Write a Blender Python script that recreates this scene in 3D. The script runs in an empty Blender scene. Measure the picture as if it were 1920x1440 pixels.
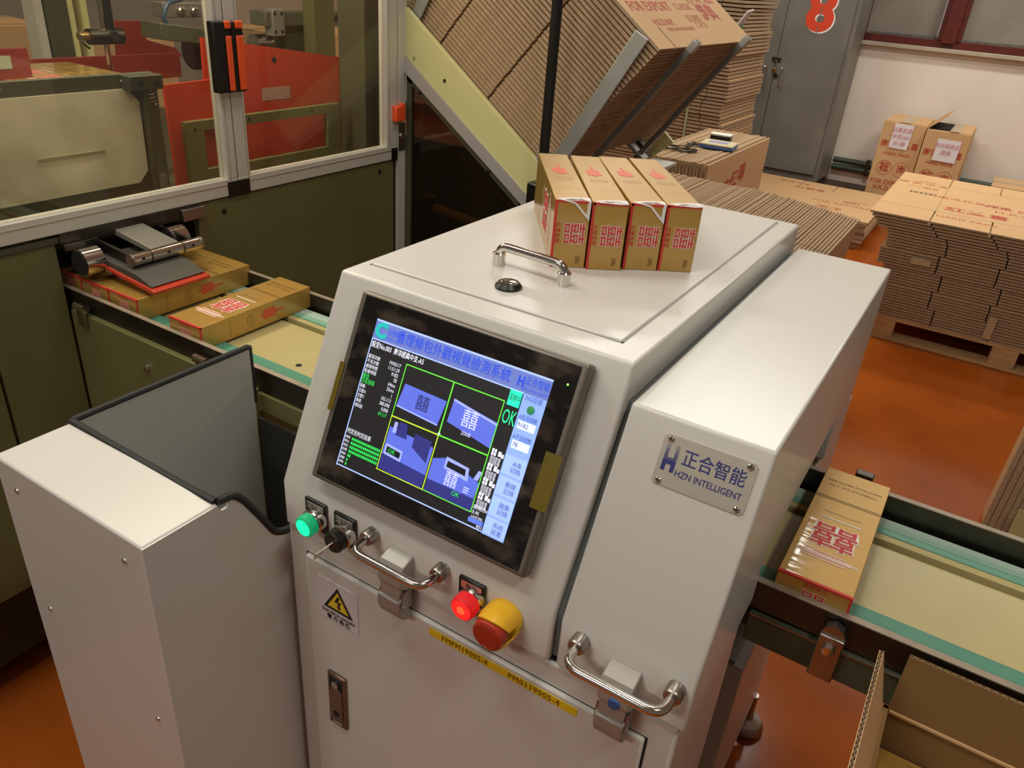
import bpy, bmesh, math, random
from mathutils import Vector, Matrix
random.seed(7)
R = math.radians
C = bpy.context.scene.collection
sc = bpy.context.scene

# ------------------------------------------------------------------ camera
cam = bpy.data.objects.new('camera', bpy.data.cameras.new('camera'))
C.objects.link(cam)
YAW, PITCH, ROLL, FPX = -0.523554, 0.491812, -0.0816727, 1451.2
f = Vector((math.sin(YAW)*math.cos(PITCH), math.cos(YAW)*math.cos(PITCH), -math.sin(PITCH)))
r = Vector((math.cos(YAW), -math.sin(YAW), 0)); d = f.cross(r)
r2 = math.cos(ROLL)*r + math.sin(ROLL)*d; d2 = -math.sin(ROLL)*r + math.cos(ROLL)*d
cam.matrix_world = Matrix(((r2.x, -d2.x, -f.x, 0), (r2.y, -d2.y, -f.y, 0), (r2.z, -d2.z, -f.z, 1.56), (0, 0, 0, 1)))
cam.data.sensor_width = 36.0
cam.data.lens = FPX*36.0/1920.0
cam.data.clip_start = 0.02
sc.camera = cam

# ------------------------------------------------------------------ light
w = bpy.data.worlds.new('room_air'); sc.world = w; w.use_nodes = True
w.node_tree.nodes['Background'].inputs[0].default_value = (1.0, 0.95, 0.88, 1)
w.node_tree.nodes['Background'].inputs[1].default_value = 0.12
sc.view_settings.view_transform = 'Standard'
sc.view_settings.look = 'None'
sc.view_settings.exposure = 0.0
sc.view_settings.gamma = 1.0
sc.view_settings.use_curve_mapping = False
LAMPS = [(-0.42, 1.6, 3.3, 9, 0.3, 0.5), (-0.95, -0.1, 3.4, 20, 1.2, 0.25), (-1.25, -2.2, 3.0, 37, 1.2, 0.25), (1.0, 0.1, 3.3, 19, 0.3, 0.6),  # third is fill added for left floor and guard; fourth placed to brighten conveyor
         (-0.9, 4.3, 3.4, 45, 1.2, 0.25), (0.7, 6.2, 3.3, 55, 1.2, 0.25), (-2.6, 5.4, 3.4, 42, 1.2, 0.25), (-2.4, 0.6, 3.4, 30, 1.2, 0.25)]
for (x, y, z, p, sx, sy) in LAMPS:
    L = bpy.data.lights.new('fluorescent_and_fill', 'AREA'); L.shape = 'RECTANGLE'; L.size = sx; L.size_y = sy
    L.energy = p; L.color = (1.0, 0.985, 0.90)
    o = bpy.data.objects.new('fluorescent_and_fill', L); C.objects.link(o); o.location = (x, y, z)

# ------------------------------------------------------------------ materials
def lin(c):
    if isinstance(c, str):
        c = [int(c[i:i+2], 16)/255 for i in (0, 2, 4)]
    return tuple(((v/12.92) if v <= 0.04045 else ((v+0.055)/1.055)**2.4) for v in c[:3]) + (1,)
MATS = {}
def mat(name, col, rough=0.5, metal=0.0, var=0.0, vscale=8.0, bump=0.0, bscale=200.0, coat=0.0, emit=0.0, col2=None, stretch=None, spec=0.5, detail=4):
    if name in MATS: return MATS[name]
    m = bpy.data.materials.new(name); m.use_nodes = True; nt = m.node_tree
    b = nt.nodes['Principled BSDF']; c = lin(col)
    b.inputs['Base Color'].default_value = c
    b.inputs['Roughness'].default_value = rough; b.inputs['Metallic'].default_value = metal
    b.inputs['Specular IOR Level'].default_value = spec
    if coat: b.inputs['Coat Weight'].default_value = coat; b.inputs['Coat Roughness'].default_value = 0.08
    if emit:
        b.inputs['Emission Color'].default_value = c; b.inputs['Emission Strength'].default_value = emit
    if var or bump:
        tc = nt.nodes.new('ShaderNodeTexCoord'); mp = nt.nodes.new('ShaderNodeMapping')
        nt.links.new(tc.outputs['Object'], mp.inputs['Vector'])
        if stretch: mp.inputs['Scale'].default_value = stretch
    if var:
        n = nt.nodes.new('ShaderNodeTexNoise'); n.inputs['Scale'].default_value = vscale; n.inputs['Detail'].default_value = detail
        nt.links.new(mp.outputs[0], n.inputs['Vector'])
        rp = nt.nodes.new('ShaderNodeValToRGB')
        c2 = lin(col2) if col2 else tuple(v*(1-var) for v in c[:3])+(1,)
        rp.color_ramp.elements[0].position = 0.35; rp.color_ramp.elements[1].position = 0.65
        rp.color_ramp.elements[0].color = c2; rp.color_ramp.elements[1].color = c
        nt.links.new(n.outputs['Fac'], rp.inputs['Fac']); nt.links.new(rp.outputs['Color'], b.inputs['Base Color'])
    if bump:
        n2 = nt.nodes.new('ShaderNodeTexNoise'); n2.inputs['Scale'].default_value = bscale; n2.inputs['Detail'].default_value = 2
        nt.links.new(mp.outputs[0], n2.inputs['Vector'])
        bp = nt.nodes.new('ShaderNodeBump'); bp.inputs['Strength'].default_value = bump; bp.inputs['Distance'].default_value = 0.002
        nt.links.new(n2.outputs['Fac'], bp.inputs['Height']); nt.links.new(bp.outputs[0], b.inputs['Normal'])
        if coat: nt.links.new(bp.outputs[0], b.inputs['Coat Normal'])
    MATS[name] = m
    return m
def glass(name, tint, refl=0.08, rough=0.02, haze=0.0):
    m = bpy.data.materials.new(name); m.use_nodes = True; nt = m.node_tree
    for n in list(nt.nodes): nt.nodes.remove(n)
    out = nt.nodes.new('ShaderNodeOutputMaterial'); t = nt.nodes.new('ShaderNodeBsdfTransparent'); t.inputs[0].default_value = lin(tint)
    g = nt.nodes.new('ShaderNodeBsdfGlossy'); g.inputs['Roughness'].default_value = rough; g.inputs[0].default_value = (.9, .9, .88, 1)
    lw = nt.nodes.new('ShaderNodeLayerWeight'); pw = nt.nodes.new('ShaderNodeMath'); pw.operation = 'POWER'; pw.inputs[1].default_value = 5
    fr = nt.nodes.new('ShaderNodeMath'); fr.operation = 'MULTIPLY_ADD'; fr.inputs[1].default_value = .9; fr.inputs[2].default_value = refl/2
    nt.links.new(lw.outputs['Facing'], pw.inputs[0]); nt.links.new(pw.outputs[0], fr.inputs[0])
    mx = nt.nodes.new('ShaderNodeMixShader'); nt.links.new(fr.outputs[0], mx.inputs[0]); nt.links.new(t.outputs[0], mx.inputs[1]); nt.links.new(g.outputs[0], mx.inputs[2])
    last = mx
    if haze:
        df = nt.nodes.new('ShaderNodeBsdfDiffuse'); df.inputs[0].default_value = lin('b9ab98')
        m2 = nt.nodes.new('ShaderNodeMixShader'); m2.inputs[0].default_value = haze
        nt.links.new(mx.outputs[0], m2.inputs[1]); nt.links.new(df.outputs[0], m2.inputs[2]); last = m2
    nt.links.new(last.outputs[0], out.inputs[0]); MATS[name] = m
    return m

PAINT = mat('powder_coat_white', 'cdc9c1', 0.27, bump=0.035, bscale=900, spec=0.5)
PAINTG = mat('powder_coat_grey', 'a9a9a4', 0.45, bump=0.1, bscale=900)
GASK = mat('grey_gasket', '5b605d', 0.7)
BLACK = mat('black_plastic', '15140f', 0.35)
RUBBER = mat('black_rubber', '1c1c1c', 0.6)
DARK = mat('dark_gap', '0d0b09', 0.8)
CHROME = mat('chrome', 'd8d4cc', 0.14, 1.0)
STEEL = mat('brushed_steel', 'a9a299', 0.33, 1.0, var=0.1, vscale=40, stretch=(1, 20, 1))
STEELD = mat('dark_steel', '5c574e', 0.42, 1.0, var=0.2, vscale=20)
ALU = mat('aluminium_profile', 'd2cec2', 0.42, 0.25)
GALV = mat('galvanised_bar', 'b4b3ad', 0.45, 0.6, var=0.08, vscale=15)
OLIVE = mat('olive_enamel', '6b6840', 0.42, var=0.14, vscale=5, bump=0.05, bscale=300)
OLIVED = mat('dark_olive_enamel', '4a4a36', 0.45, var=0.12, vscale=6)
PALEG = mat('pale_green_enamel', 'd0ca90', 0.38, var=0.04, vscale=3)
DECK = mat('pale_green_deck', 'b7a974', 0.36, var=0.09, vscale=6)
BELT = mat('green_belt', '4d8a70', 0.5, var=0.12, vscale=10, stretch=(0.4, 4, 4))
BELTW = mat('worn_green_belt', 'a9bcae', 0.45, var=0.5, vscale=9, col2='5b9a80', stretch=(0.05, 12, 4))
REDP = mat('red_enamel', 'c23f29', 0.3, var=0.1, vscale=5)
REDD = mat('dark_red_enamel', '8b2a1c', 0.35, var=0.15, vscale=6)
ORANGE = mat('orange_plastic', 'f0592a', 0.35)
KRAFT = mat('kraft_board', 'd0a97b', 0.75, var=0.05, vscale=4, spec=0.2)
KRAFTE = mat('kraft_edge', 'ac9478', 0.85, var=0.14, vscale=90, spec=0.1, detail=1)
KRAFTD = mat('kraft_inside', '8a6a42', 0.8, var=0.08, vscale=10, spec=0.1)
TAPE = mat('packing_tape', 'b7a27d', 0.25, spec=0.6)
WOOD = mat('pallet_wood', 'c79f6d', 0.7, var=0.25, vscale=10, stretch=(1, 6, 6))
RED = mat('red_print', 'c8382c', 0.6)
REDK = mat('red_print_on_kraft', 'b5492f', 0.75)
PINK = mat('pale_red_print', 'e6b7a4', 0.55)
WHITE = mat('white_print', 'efe9df', 0.5)
BLUEP = mat('navy_print', '24246e', 0.4)
INK = mat('black_print', '1d1812', 0.6)
BROWNINK = mat('brown_print', '6b4c1f', 0.5)
PAPER = mat('white_paper', 'e8e2e6', 0.7)
YELLOW = mat('yellow_tape', 'e3c01f', 0.4)
GOLD = mat('gold_foil_board', 'bb9448', 0.36, 0.35, bump=0.14, bscale=30, coat=0.7, stretch=(1, 3, 1))
CLEAR = glass('clear_acrylic', 'f0ece0', haze=0.025)
SMOKE = glass('smoked_acrylic', 'b09a80', haze=0.01)
FROST = mat('frosted_acrylic', 'efe9d2', 0.35, var=0.3, vscale=7, detail=7)
SCR = mat('monitor_glass', '51463a', 0.14, var=0.5, vscale=22, col2='14100c', stretch=(1, 3.2, 1.6), detail=12)
SCR.node_tree.nodes['Color Ramp'].color_ramp.elements[0].position = 0.5; SCR.node_tree.nodes['Color Ramp'].color_ramp.elements[1].position = 0.78
BEZEL = mat('grey_bezel', '6f675d', 0.35, 0.4)
def em(name, c, s=1.0): return mat(name, c, 0.5, emit=s)
GREENL = em('green_lamp_lens', '0a9a62', .5); GREENH = em('green_lamp_face', '12f0a0', 1.3); REDL = em('red_lamp_lens', 'c0161a', .55); REDF = em('red_lamp_face', 'ff2420', 1.0); REDHOT = em('red_lamp_core', 'ff5a30', 1.1)

# ------------------------------------------------------------------ mesh helpers
def bx(bm, x0, x1, y0, y1, z0, z1):
    v = [bm.verts.new(p) for p in ((x0,y0,z0),(x1,y0,z0),(x1,y1,z0),(x0,y1,z0),(x0,y0,z1),(x1,y0,z1),(x1,y1,z1),(x0,y1,z1))]
    for q in ((3,2,1,0),(4,5,6,7),(0,1,5,4),(1,2,6,5),(2,3,7,6),(3,0,4,7)): bm.faces.new([v[i] for i in q])
    return bm
def obx(bm, c, ux, uy, uz, hx, hy, hz):
    c = Vector(c); ux, uy, uz = Vector(ux).normalized()*hx, Vector(uy).normalized()*hy, Vector(uz).normalized()*hz
    v = [bm.verts.new(c+a*ux+b*uy+e*uz) for e in (-1, 1) for (a, b) in ((-1,-1),(1,-1),(1,1),(-1,1))]
    for q in ((3,2,1,0),(4,5,6,7),(0,1,5,4),(1,2,6,5),(2,3,7,6),(3,0,4,7)): bm.faces.new([v[i] for i in q])
    return bm
def prism(bm, pts, ax, a0, a1):
    def P(p, a):
        return {'x': (a, p[0], p[1]), 'y': (p[0], a, p[1]), 'z': (p[0], p[1], a)}[ax]
    A = [bm.verts.new(P(p, a0)) for p in pts]; B = [bm.verts.new(P(p, a1)) for p in pts]; n = len(pts)
    bm.faces.new(A[::-1]); bm.faces.new(B)
    for i in range(n): bm.faces.new((A[i], A[(i+1) % n], B[(i+1) % n], B[i]))
    return bm
def frame_of(d):
    d = Vector(d).normalized(); a = Vector((0, 0, 1)) if abs(d.z) < 0.9 else Vector((1, 0, 0))
    u = d.cross(a).normalized(); return u, d.cross(u).normalized(), d
def lathe(bm, p, ax, prof, seg=24):
    u, v, n = frame_of(ax); p = Vector(p); rings = []
    for (rr, h) in prof:
        if rr < 1e-6: rings.append([bm.verts.new(p+n*h)]); continue
        rings.append([bm.verts.new(p+n*h+(u*math.cos(2*math.pi*i/seg)+v*math.sin(2*math.pi*i/seg))*rr) for i in range(seg)])
    for a, b in zip(rings, rings[1:]):
        for i in range(seg):
            j = (i+1) % seg
            if len(a) == 1 and len(b) == 1: continue
            if len(a) == 1: bm.faces.new((a[0], b[i], b[j]))
            elif len(b) == 1: bm.faces.new((a[i], a[j], b[0]))
            else: bm.faces.new((a[i], a[j], b[j], b[i]))
    for rg, fl in ((rings[0], 0), (rings[-1], 1)):
        if len(rg) > 1: bm.faces.new(rg if fl else rg[::-1])
    return bm
def cyl(bm, p0, p1, r0, seg=16, r1=None):
    p0, p1 = Vector(p0), Vector(p1); return lathe(bm, p0, p1-p0, [(r0, 0), (r0 if r1 is None else r1, (p1-p0).length)], seg)
def tube(bm, pts, rad, seg=10):
    pts = [Vector(p) for p in pts]; rings = []; u = None
    for i, p in enumerate(pts):
        t = (pts[min(i+1, len(pts)-1)]-pts[max(i-1, 0)]).normalized()
        if u is None: u, v, _ = frame_of(t)
        else:
            u = (u-t*u.dot(t)).normalized(); v = t.cross(u)
        rings.append([bm.verts.new(p+(u*math.cos(2*math.pi*k/seg)+v*math.sin(2*math.pi*k/seg))*rad) for k in range(seg)])
    for a, b in zip(rings, rings[1:]):
        for i in range(seg): bm.faces.new((a[i], a[(i+1) % seg], b[(i+1) % seg], b[i]))
    bm.faces.new(rings[0][::-1]); bm.faces.new(rings[-1])
    return bm
def arc(pts, rad, n=6):
    """round the corners of a polyline"""
    pts = [Vector(p) for p in pts]; out = [pts[0]]
    for a, b, c in zip(pts, pts[1:], pts[2:]):
        p = b+(a-b).normalized()*rad; q = b+(c-b).normalized()*rad
        for i in range(n+1):
            t = i/n; out.append((1-t)**2*p+2*t*(1-t)*b+t*t*q)
    out.append(pts[-1]); return out
def rect(bm, o, u, v, u0, u1, v0, v1, off=0.0):
    o, u, v = Vector(o), Vector(u), Vector(v); n = u.cross(v).normalized()*off
    bm.faces.new([bm.verts.new(o+u*a+v*b+n) for a, b in ((u0, v0), (u1, v0), (u1, v1), (u0, v1))])
    return bm
def poly(bm, o, u, v, pts, off=0.0):
    o, u, v = Vector(o), Vector(u), Vector(v); n = u.cross(v).normalized()*off
    bm.faces.new([bm.verts.new(o+u*a+v*b+n) for a, b in pts]); return bm
def ring(bm, o, u, v, cx, cy, rx, ry, wdt, off=0.0, seg=28):
    o, u, v = Vector(o), Vector(u), Vector(v); n = u.cross(v).normalized()*off
    A, B = [], []
    for i in range(seg):
        c, s = math.cos(2*math.pi*i/seg), math.sin(2*math.pi*i/seg)
        A.append(bm.verts.new(o+u*(cx+rx*c)+v*(cy+ry*s)+n)); B.append(bm.verts.new(o+u*(cx+(rx-wdt)*c)+v*(cy+(ry-wdt)*s)+n))
    for i in range(seg): j = (i+1) % seg; bm.faces.new((A[i], A[j], B[j], B[i]))
    return bm
def new(): return bmesh.new()
def BX(*a): return bx(new(), *a)
def tag(o, label=None, cat=None, group=None, kind=None):
    if label: o['label'] = label
    if cat: o['category'] = cat
    if group: o['group'] = group
    if kind: o['kind'] = kind
    return o
def root_of(o):
    while o.parent: o = o.parent
    return o
def obj(name, bm, m, parent=None, bevel=0.0, seg=2, smooth=True, fix=True):
    if fix: bmesh.ops.recalc_face_normals(bm, faces=bm.faces)
    if parent: org = root_of(parent).location.copy()
    else:
        vs = [v.co for v in bm.verts]
        org = Vector(((min(v.x for v in vs)+max(v.x for v in vs))/2, (min(v.y for v in vs)+max(v.y for v in vs))/2, min(v.z for v in vs)))
    bmesh.ops.translate(bm, verts=bm.verts, vec=-org)
    me = bpy.data.meshes.new(name); bm.to_mesh(me); bm.free()
    if smooth:
        for p in me.polygons: p.use_smooth = True
        me.set_sharp_from_angle(angle=R(32))
    for mm in (m if isinstance(m, (list, tuple)) else [m]): me.materials.append(mm)
    o = bpy.data.objects.new(name, me); C.objects.link(o)
    if parent: o.parent = parent
    else: o.location = org
    if bevel:
        b = o.modifiers.new('bevel', 'BEVEL'); b.width = bevel; b.segments = seg; b.limit_method = 'ANGLE'; b.angle_limit = R(35)
        b.harden_normals = False
    return o
def thing(name, label, cat, loc, group=None, rot=None, kind=None):
    o = bpy.data.objects.new(name, None); C.objects.link(o); o.location = loc; o.empty_display_size = 0.05
    if rot: o.rotation_euler = rot
    return tag(o, label, cat, group, kind)
def copy_tree(o, parent=None):
    c = o.copy(); C.objects.link(c); c.parent = parent
    for ch in o.children: copy_tree(ch, c)
    return c
def struct(name, bm, m, **k):
    return tag(obj(name, bm, m, **k), kind='structure')
_tx = bpy.data.objects.new('lettering', bpy.data.curves.new('lettering', 'FONT'))
def text_bm(bm, s, o, u, v, size, off=0.0004, align='CENTER', sx=1.0, bold=0.0, space=1.0, shear=0.0, res=2):
    """letters laid flat on the plane o,u,v"""
    cu = _tx.data; cu.body = s; cu.size = 1.0; cu.align_x = align; cu.align_y = 'CENTER'; cu.resolution_u = res; cu.offset = bold
    cu.space_character = space; cu.shear = shear; cu.fill_mode = 'FRONT'
    if _tx.name not in C.objects: C.objects.link(_tx)
    bpy.context.view_layer.update()
    me = bpy.data.meshes.new_from_object(_tx)
    o, u, v = Vector(o), Vector(u).normalized(), Vector(v).normalized(); n = u.cross(v)*off
    vs = [bm.verts.new(o+u*(p.co.x*size*sx)+v*(p.co.y*size)+n) for p in me.vertices]
    for p in me.polygons:
        try: bm.faces.new([vs[i] for i in p.vertices])
        except ValueError: pass
    bpy.data.meshes.remove(me); return bm
def lettering(name, parent, m, items):
    bm = new()
    for it in items: text_bm(bm, *it[0], **it[1])
    return tag(obj(name, bm, m, parent, smooth=False, fix=False), kind='stuff')
X_, Y_, Z_ = Vector((1, 0, 0)), Vector((0, 1, 0)), Vector((0, 0, 1))
# ------------------------------------------------------------------ the room
FLOOR = mat('orange_epoxy_floor', 'a8561c', 0.17, var=0.3, vscale=1.6, col2='8c4212', bump=0.03, bscale=60, spec=0.16, detail=8)
WALL = mat('limewashed_wall', 'e9ddd0', 0.8, var=0.06, vscale=2.5, bump=0.08, bscale=25)
struct('floor', BX(-7, 4, -4, 7.6, -0.1, 0), FLOOR)
struct('ceiling', BX(-7, 4, -4, 7.6, 3.6, 3.7), mat('ceiling_white', 'e6e0d6', 0.9))
struct('wall_left', BX(-7.1, -7, -4, 7.6, 0, 3.6), WALL)
# wall below and beside the window openings
bm = new(); bx(bm, -7, 4, 7.5, 7.7, 0, 1.215); bx(bm, -7, 4, 7.5, 7.7, 2.3, 3.6); bx(bm, -7, -1.95, 7.5, 7.7, 1.215, 2.3)
struct('wall_back', bm, WALL)
struct('trim_1', BX(-1.95, 4, 7.44, 7.68, 1.215, 1.245), mat('stone_sill', 'b7a994', 0.7, var=0.2, vscale=8), bevel=0.004)
struct('baseboard_back', BX(-7, 4, 7.485, 7.5, 0, 0.1), mat('dark_dado', '6d6357', 0.7, var=0.2, vscale=6))
WF = mat('oxblood_window_paint', '5e1d12', 0.4, var=0.25, vscale=12)
wn = thing('window_1', None, None, (-0.6, 7.6, 1.245), kind='structure')
bm = new(); bx(bm, -1.95, 4, 7.52, 7.62, 1.245, 1.30); bx(bm, -1.95, 4, 7.52, 7.62, 2.22, 2.3)
obj('frame', bm, WF, wn, 0.004)
for x0, x1 in ((-1.32, -1.25), (-0.70, -0.53), (0.25, 0.36), (1.1, 1.27)):
    bm = new(); bx(bm, x0, x1, 7.505, 7.61, 1.30, 2.22); bx(bm, x0+0.03, x1-0.03, 7.485, 7.505, 1.28, 2.22); obj('mullion', bm, WF, wn, 0.004)
PANE = mat('frosted_window_pane', '8f877c', 0.35, var=0.18, vscale=4)
for x0, x1 in ((-1.95, -1.32), (-1.25, -0.70), (-0.53, 0.25), (0.36, 1.1)):
    p = obj('pane', BX(x0, x1, 7.575, 7.585, 1.30, 2.22), PANE, wn)
    obj('putty', prism(new(), [(x0+.004, 1.30), (x1-.004, 1.30), (x1-.02, 1.322), (x0+.02, 1.315)], 'y', 7.56, 7.575), mat('putty', '6f6a62', 0.8, var=.4, vscale=30), p)
    obj('light_gap', BX(x1-0.012, x1, 7.568, 7.574, 1.32, 2.2), mat('bare_glass_edge', 'd9e2ea', 0.2), p)
# pipes on the wall
pp = thing('wall_pipes', 'pair of green water pipes low on the white wall beside the grey cabinet', 'pipe', (0.6, 7.455, 0.2))
PG = mat('green_pipe_paint', '3d4c40', 0.45, var=0.2, vscale=15)
for z in (0.285, 0.225): obj('pipe', cyl(new(), (-1.225, 7.455, z), (2.4, 7.455, z), 0.024, 14), PG, pp)
obj('bracket', BX(-0.95, -0.92, 7.43, 7.5, 0.19, 0.32), STEELD, pp)
# grey metal cabinet with the figure 8
GREY = mat('grey_cabinet_paint', '78736b', 0.42, var=0.18, vscale=3.5, bump=0.03, bscale=200)
cb = thing('metal_cabinet', 'tall grey metal cabinet with padlocked double doors and a red figure 8', 'cabinet', (-1.79, 7.25, 0))
obj('body', BX(-2.34, -1.24, 7.02, 7.47, 0.145, 2.1), GREY, cb, 0.004)
for x0, x1 in ((-2.31, -1.789), (-1.785, -1.275)):
    dr = obj('door', BX(x0, x1, 7.0, 7.018, 0.20, 2.06), GREY, cb, 0.003)
    s = -1.86 if x0 < -2 else -1.72
    obj('handle', tube(new(), arc([(s, 7.0, 1.0), (s, 6.965, 1.0), (s, 6.965, 0.86), (s, 7.0, 0.86)], 0.012), 0.006), CHROME, dr)
lk = obj('hasp', BX(-1.82, -1.75, 6.985, 7.0, 1.045, 1.075), STEELD, cb, 0.003)
bm = new(); bx(bm, -1.80, -1.77, 6.965, 6.985, 0.955, 0.99); obj('padlock', bm, mat('brass', 'b48b3c', 0.3, 0.9), cb, 0.003)
obj('shackle', tube(new(), arc([(-1.793, 6.975, 0.985), (-1.793, 6.975, 1.05), (-1.777, 6.975, 1.05), (-1.777, 6.975, 0.985)], 0.006), 0.0035), CHROME, cb)
obj('hasp_plate', BX(-1.775, -1.745, 6.985, 7.0, 0.925, 0.95), STEELD, cb, 0.003)
for x in (-2.28, -1.30):
    for y in (7.06, 7.42): obj('leg', BX(x-.02, x+.02, y-.02, y+.02, 0, 0.145), GREY, cb)
lettering('figure_edge', cb, WHITE, [(("8", (-1.522+.009, 7.0, 1.432-.007), X_, Z_, 0.42), dict(off=.001, bold=.042, sx=1.0, res=8))])
lettering('figure_eight', cb, mat('vermilion_paint', 'd8431f', 0.5), [(("8", (-1.522, 7.0, 1.432), X_, Z_, 0.42), dict(off=.002, bold=.036, sx=1.0, res=8))])
bm = new()
for z0, z1 in ((1.255, 1.335), (1.395, 1.47)): rect(bm, (-1.522, 7.0, 0), X_, Z_, -.004, .004, z0, z1, .003)
obj('stencil_bridge', bm, GREY, cb, smooth=False, fix=False)

# ------------------------------------------------------------------ board sheets (shared meshes)
def sheet_mesh(name, L, W, t, slots_x=(), depth=0.12, sw=0.006, slots_y=()):
    """flat die-cut case blank: x along L, y along W, slots cut in from the y edges and the x edges"""
    pts = [(0, 0)]
    for s in slots_x: pts += [(s-sw/2, 0), (s-sw/2, depth), (s+sw/2, depth), (s+sw/2, 0)]
    pts += [(L, 0)]
    for s in slots_y: pts += [(L, s-sw/2), (L-depth*.7, s-sw/2), (L-depth*.7, s+sw/2), (L, s+sw/2)]
    pts += [(L, W)]
    for s in reversed(slots_x): pts += [(s+sw/2, W), (s+sw/2, W-depth), (s-sw/2, W-depth), (s-sw/2, W)]
    pts += [(0, W)]
    bm = new(); prism(bm, pts, 'z', 0, t); bmesh.ops.recalc_face_normals(bm, faces=bm.faces)
    for fc in bm.faces: fc.material_index = 0 if abs(fc.normal.z) > 0.5 else 1
    me = bpy.data.meshes.new(name); bm.to_mesh(me); bm.free(); me.materials.append(KRAFT); me.materials.append(KRAFTE)
    return me
def place(me, name, M, label, cat, group):
    o = bpy.data.objects.new(name, me); C.objects.link(o); o.matrix_world = M
    return tag(o, label, cat, group)
def basis(o, x, y, z):
    x, y, z = Vector(x), Vector(y), Vector(z)
    return Matrix(((x.x, y.x, z.x, o[0]), (x.y, y.y, z.y, o[1]), (x.z, y.z, z.z, o[2]), (0, 0, 0, 1)))
def on_obj(name, parent, M, m, items, rects=()):
    """print in a sheet's own coordinates"""
    bm = new()
    for it in items: text_bm(bm, *it[0], **it[1])
    for q in rects: rect(bm, *q)
    me = bpy.data.meshes.new(name); bm.to_mesh(me); bm.free(); me.materials.append(m)
    o = bpy.data.objects.new(name, me); C.objects.link(o); o.parent = parent; o['kind'] = 'stuff'
    return o

# pallet of flat case blanks on the right
pl = thing('wooden_pallet', 'pale wooden pallet under the big pile of flat cartons', 'pallet', (0.05, 4.75, 0))
for i, (y0, y1) in enumerate(((4.19, 4.29), (4.45, 4.54), (4.72, 4.81), (4.99, 5.08), (5.26, 5.36))):
    obj('top_board', BX(-0.31, 1.0, y0, y1, 0.108, 0.125), WOOD, pl, 0.002)
for y0 in (4.19, 4.72, 5.26): obj('bottom_board', BX(-0.30, 1.0, y0, y0+0.1, 0.0, 0.018), WOOD, pl, 0.002)
for y0 in (4.19, 4.72, 5.26):
    for x0 in (-0.30, 0.26, 0.86):
        obj('block', BX(x0, x0+0.115, y0+0.002, y0+0.1, 0.018, 0.108), WOOD, pl, 0.003)
me = sheet_mesh('case_blank', 1.06, 1.2, 0.0092, (0.27, 0.53, 0.80), 0.25)
LAB = 'flat brown case blank in the tall pile on the wooden pallet'
N = 35; z = 0.1255; top = None
for i in range(N):
    b = i//6; k = i % 6
    ox = -0.30-0.006*b+(-0.028 if b % 2 else 0.0)+random.uniform(-.0018, .0018)-0.025*(i/35)-0.085*max(0, (i-27)/8)**1.3
    oy = 4.19+(0.010 if b in (2, 4) else 0)+random.uniform(-.0015, .0015)
    gap = 0.0054 if k != 5 else 0.0062
    top = place(me, 'case_blank', Matrix.Translation((ox, oy, z)) @ Matrix.Rotation(random.uniform(-.0008, .0008), 4, 'Z'), LAB, 'cardboard', 'case blanks piled on the pallet')
    z += 0.0092+gap
# bowed, printed blank on the top
tag(top, 'topmost printed blank of the pile on the wooden pallet', 'cardboard', 'case blanks piled on the pallet')
ztop = 0.0092
on_obj('red_printing', top, None, REDK, [(("經 典 中 支", (0.14, 0.90, ztop), X_, Y_, 0.055), {}), (("小心輕放", (0.15, 0.80, ztop), X_, Y_, 0.04), {}),
       (("南洋兄弟煙草", (0.42, 0.62, ztop), X_, Y_, 0.06), {}), (("紅雙喜", (0.45, 0.36, ztop), X_, Y_, 0.10), dict(bold=.02)), (("FOR EXPORT", (0.68, 0.60, ztop), X_, Y_, 0.07), {}),
       (("H.K.D.N.P.", (0.68, 0.50, ztop), X_, Y_, 0.07), {}), (("HARD PACK", (0.42, 0.16, ztop), X_, Y_, 0.05), {}), (("10,000", (0.14, 0.98, ztop), X_, Y_, 0.04), {})])
bm_r = [((0, 0, ztop), X_, Y_, 0.10+i*0.0085, 0.10+i*0.0085+(0.003 if i % 3 else 0.006), 0.62, 0.665, 0.0005) for i in range(16)]
on_obj('barcode', top, None, INK, [], bm_r)
on_obj('crease_line', top, None, KRAFTD, [], [((0, 0, ztop), X_, Y_, 0.0, 1.06, 0.249, 0.251, .0004), ((0, 0, ztop), X_, Y_, 0.0, 1.06, 0.949, 0.951, .0004), ((0, 0, ztop), X_, Y_, .269, .271, .25, .95, .0004)])
bm = new(); bx(bm, -0.21, -0.12, 4.180, 4.186, 0.42, 0.45); 
tp = obj('packing_tape', bm, TAPE); tag(tp, 'strip of clear tape stuck across the pile edge', 'tape')
tp = obj('packing_tape', BX(0.20, 0.235, 4.178, 4.186, 0.14, 0.25), TAPE); tag(tp, 'torn clear tape near the bottom corner of the pallet pile', 'tape')

# low pile against the wall
LAB = 'flat brown blank in the low pile between grey cabinet and pallet'
me2 = sheet_mesh('case_blank', 1.06, 1.0, 0.007, (0.40, 0.66), 0.22)
for i in range(16):
    lo = place(me2, 'case_blank', Matrix.Translation((-1.68+random.uniform(-.006, .006), 5.75+random.uniform(-.006, .006), 0.05+i*0.0094)), LAB, 'cardboard', 'case blanks in the low pile')
tag(lo, 'printed top blank of the low pile near the wall', 'cardboard', 'case blanks in the low pile')
on_obj('red_printing', lo, None, REDK, [(("經典中支", (0.35, 0.86, .007), X_, Y_, 0.06), {}), (("紅雙喜", (0.5, 0.72, .007), X_, Y_, 0.08), {}), (("FOR EXPORT", (0.80, 0.40, .007), X_, Y_, 0.07), {}), (("南洋", (0.75, 0.22, .007), X_, Y_, 0.09), {}),
       (("10,000", (0.9, 0.56, .007), X_, Y_, 0.05), {})])
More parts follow.
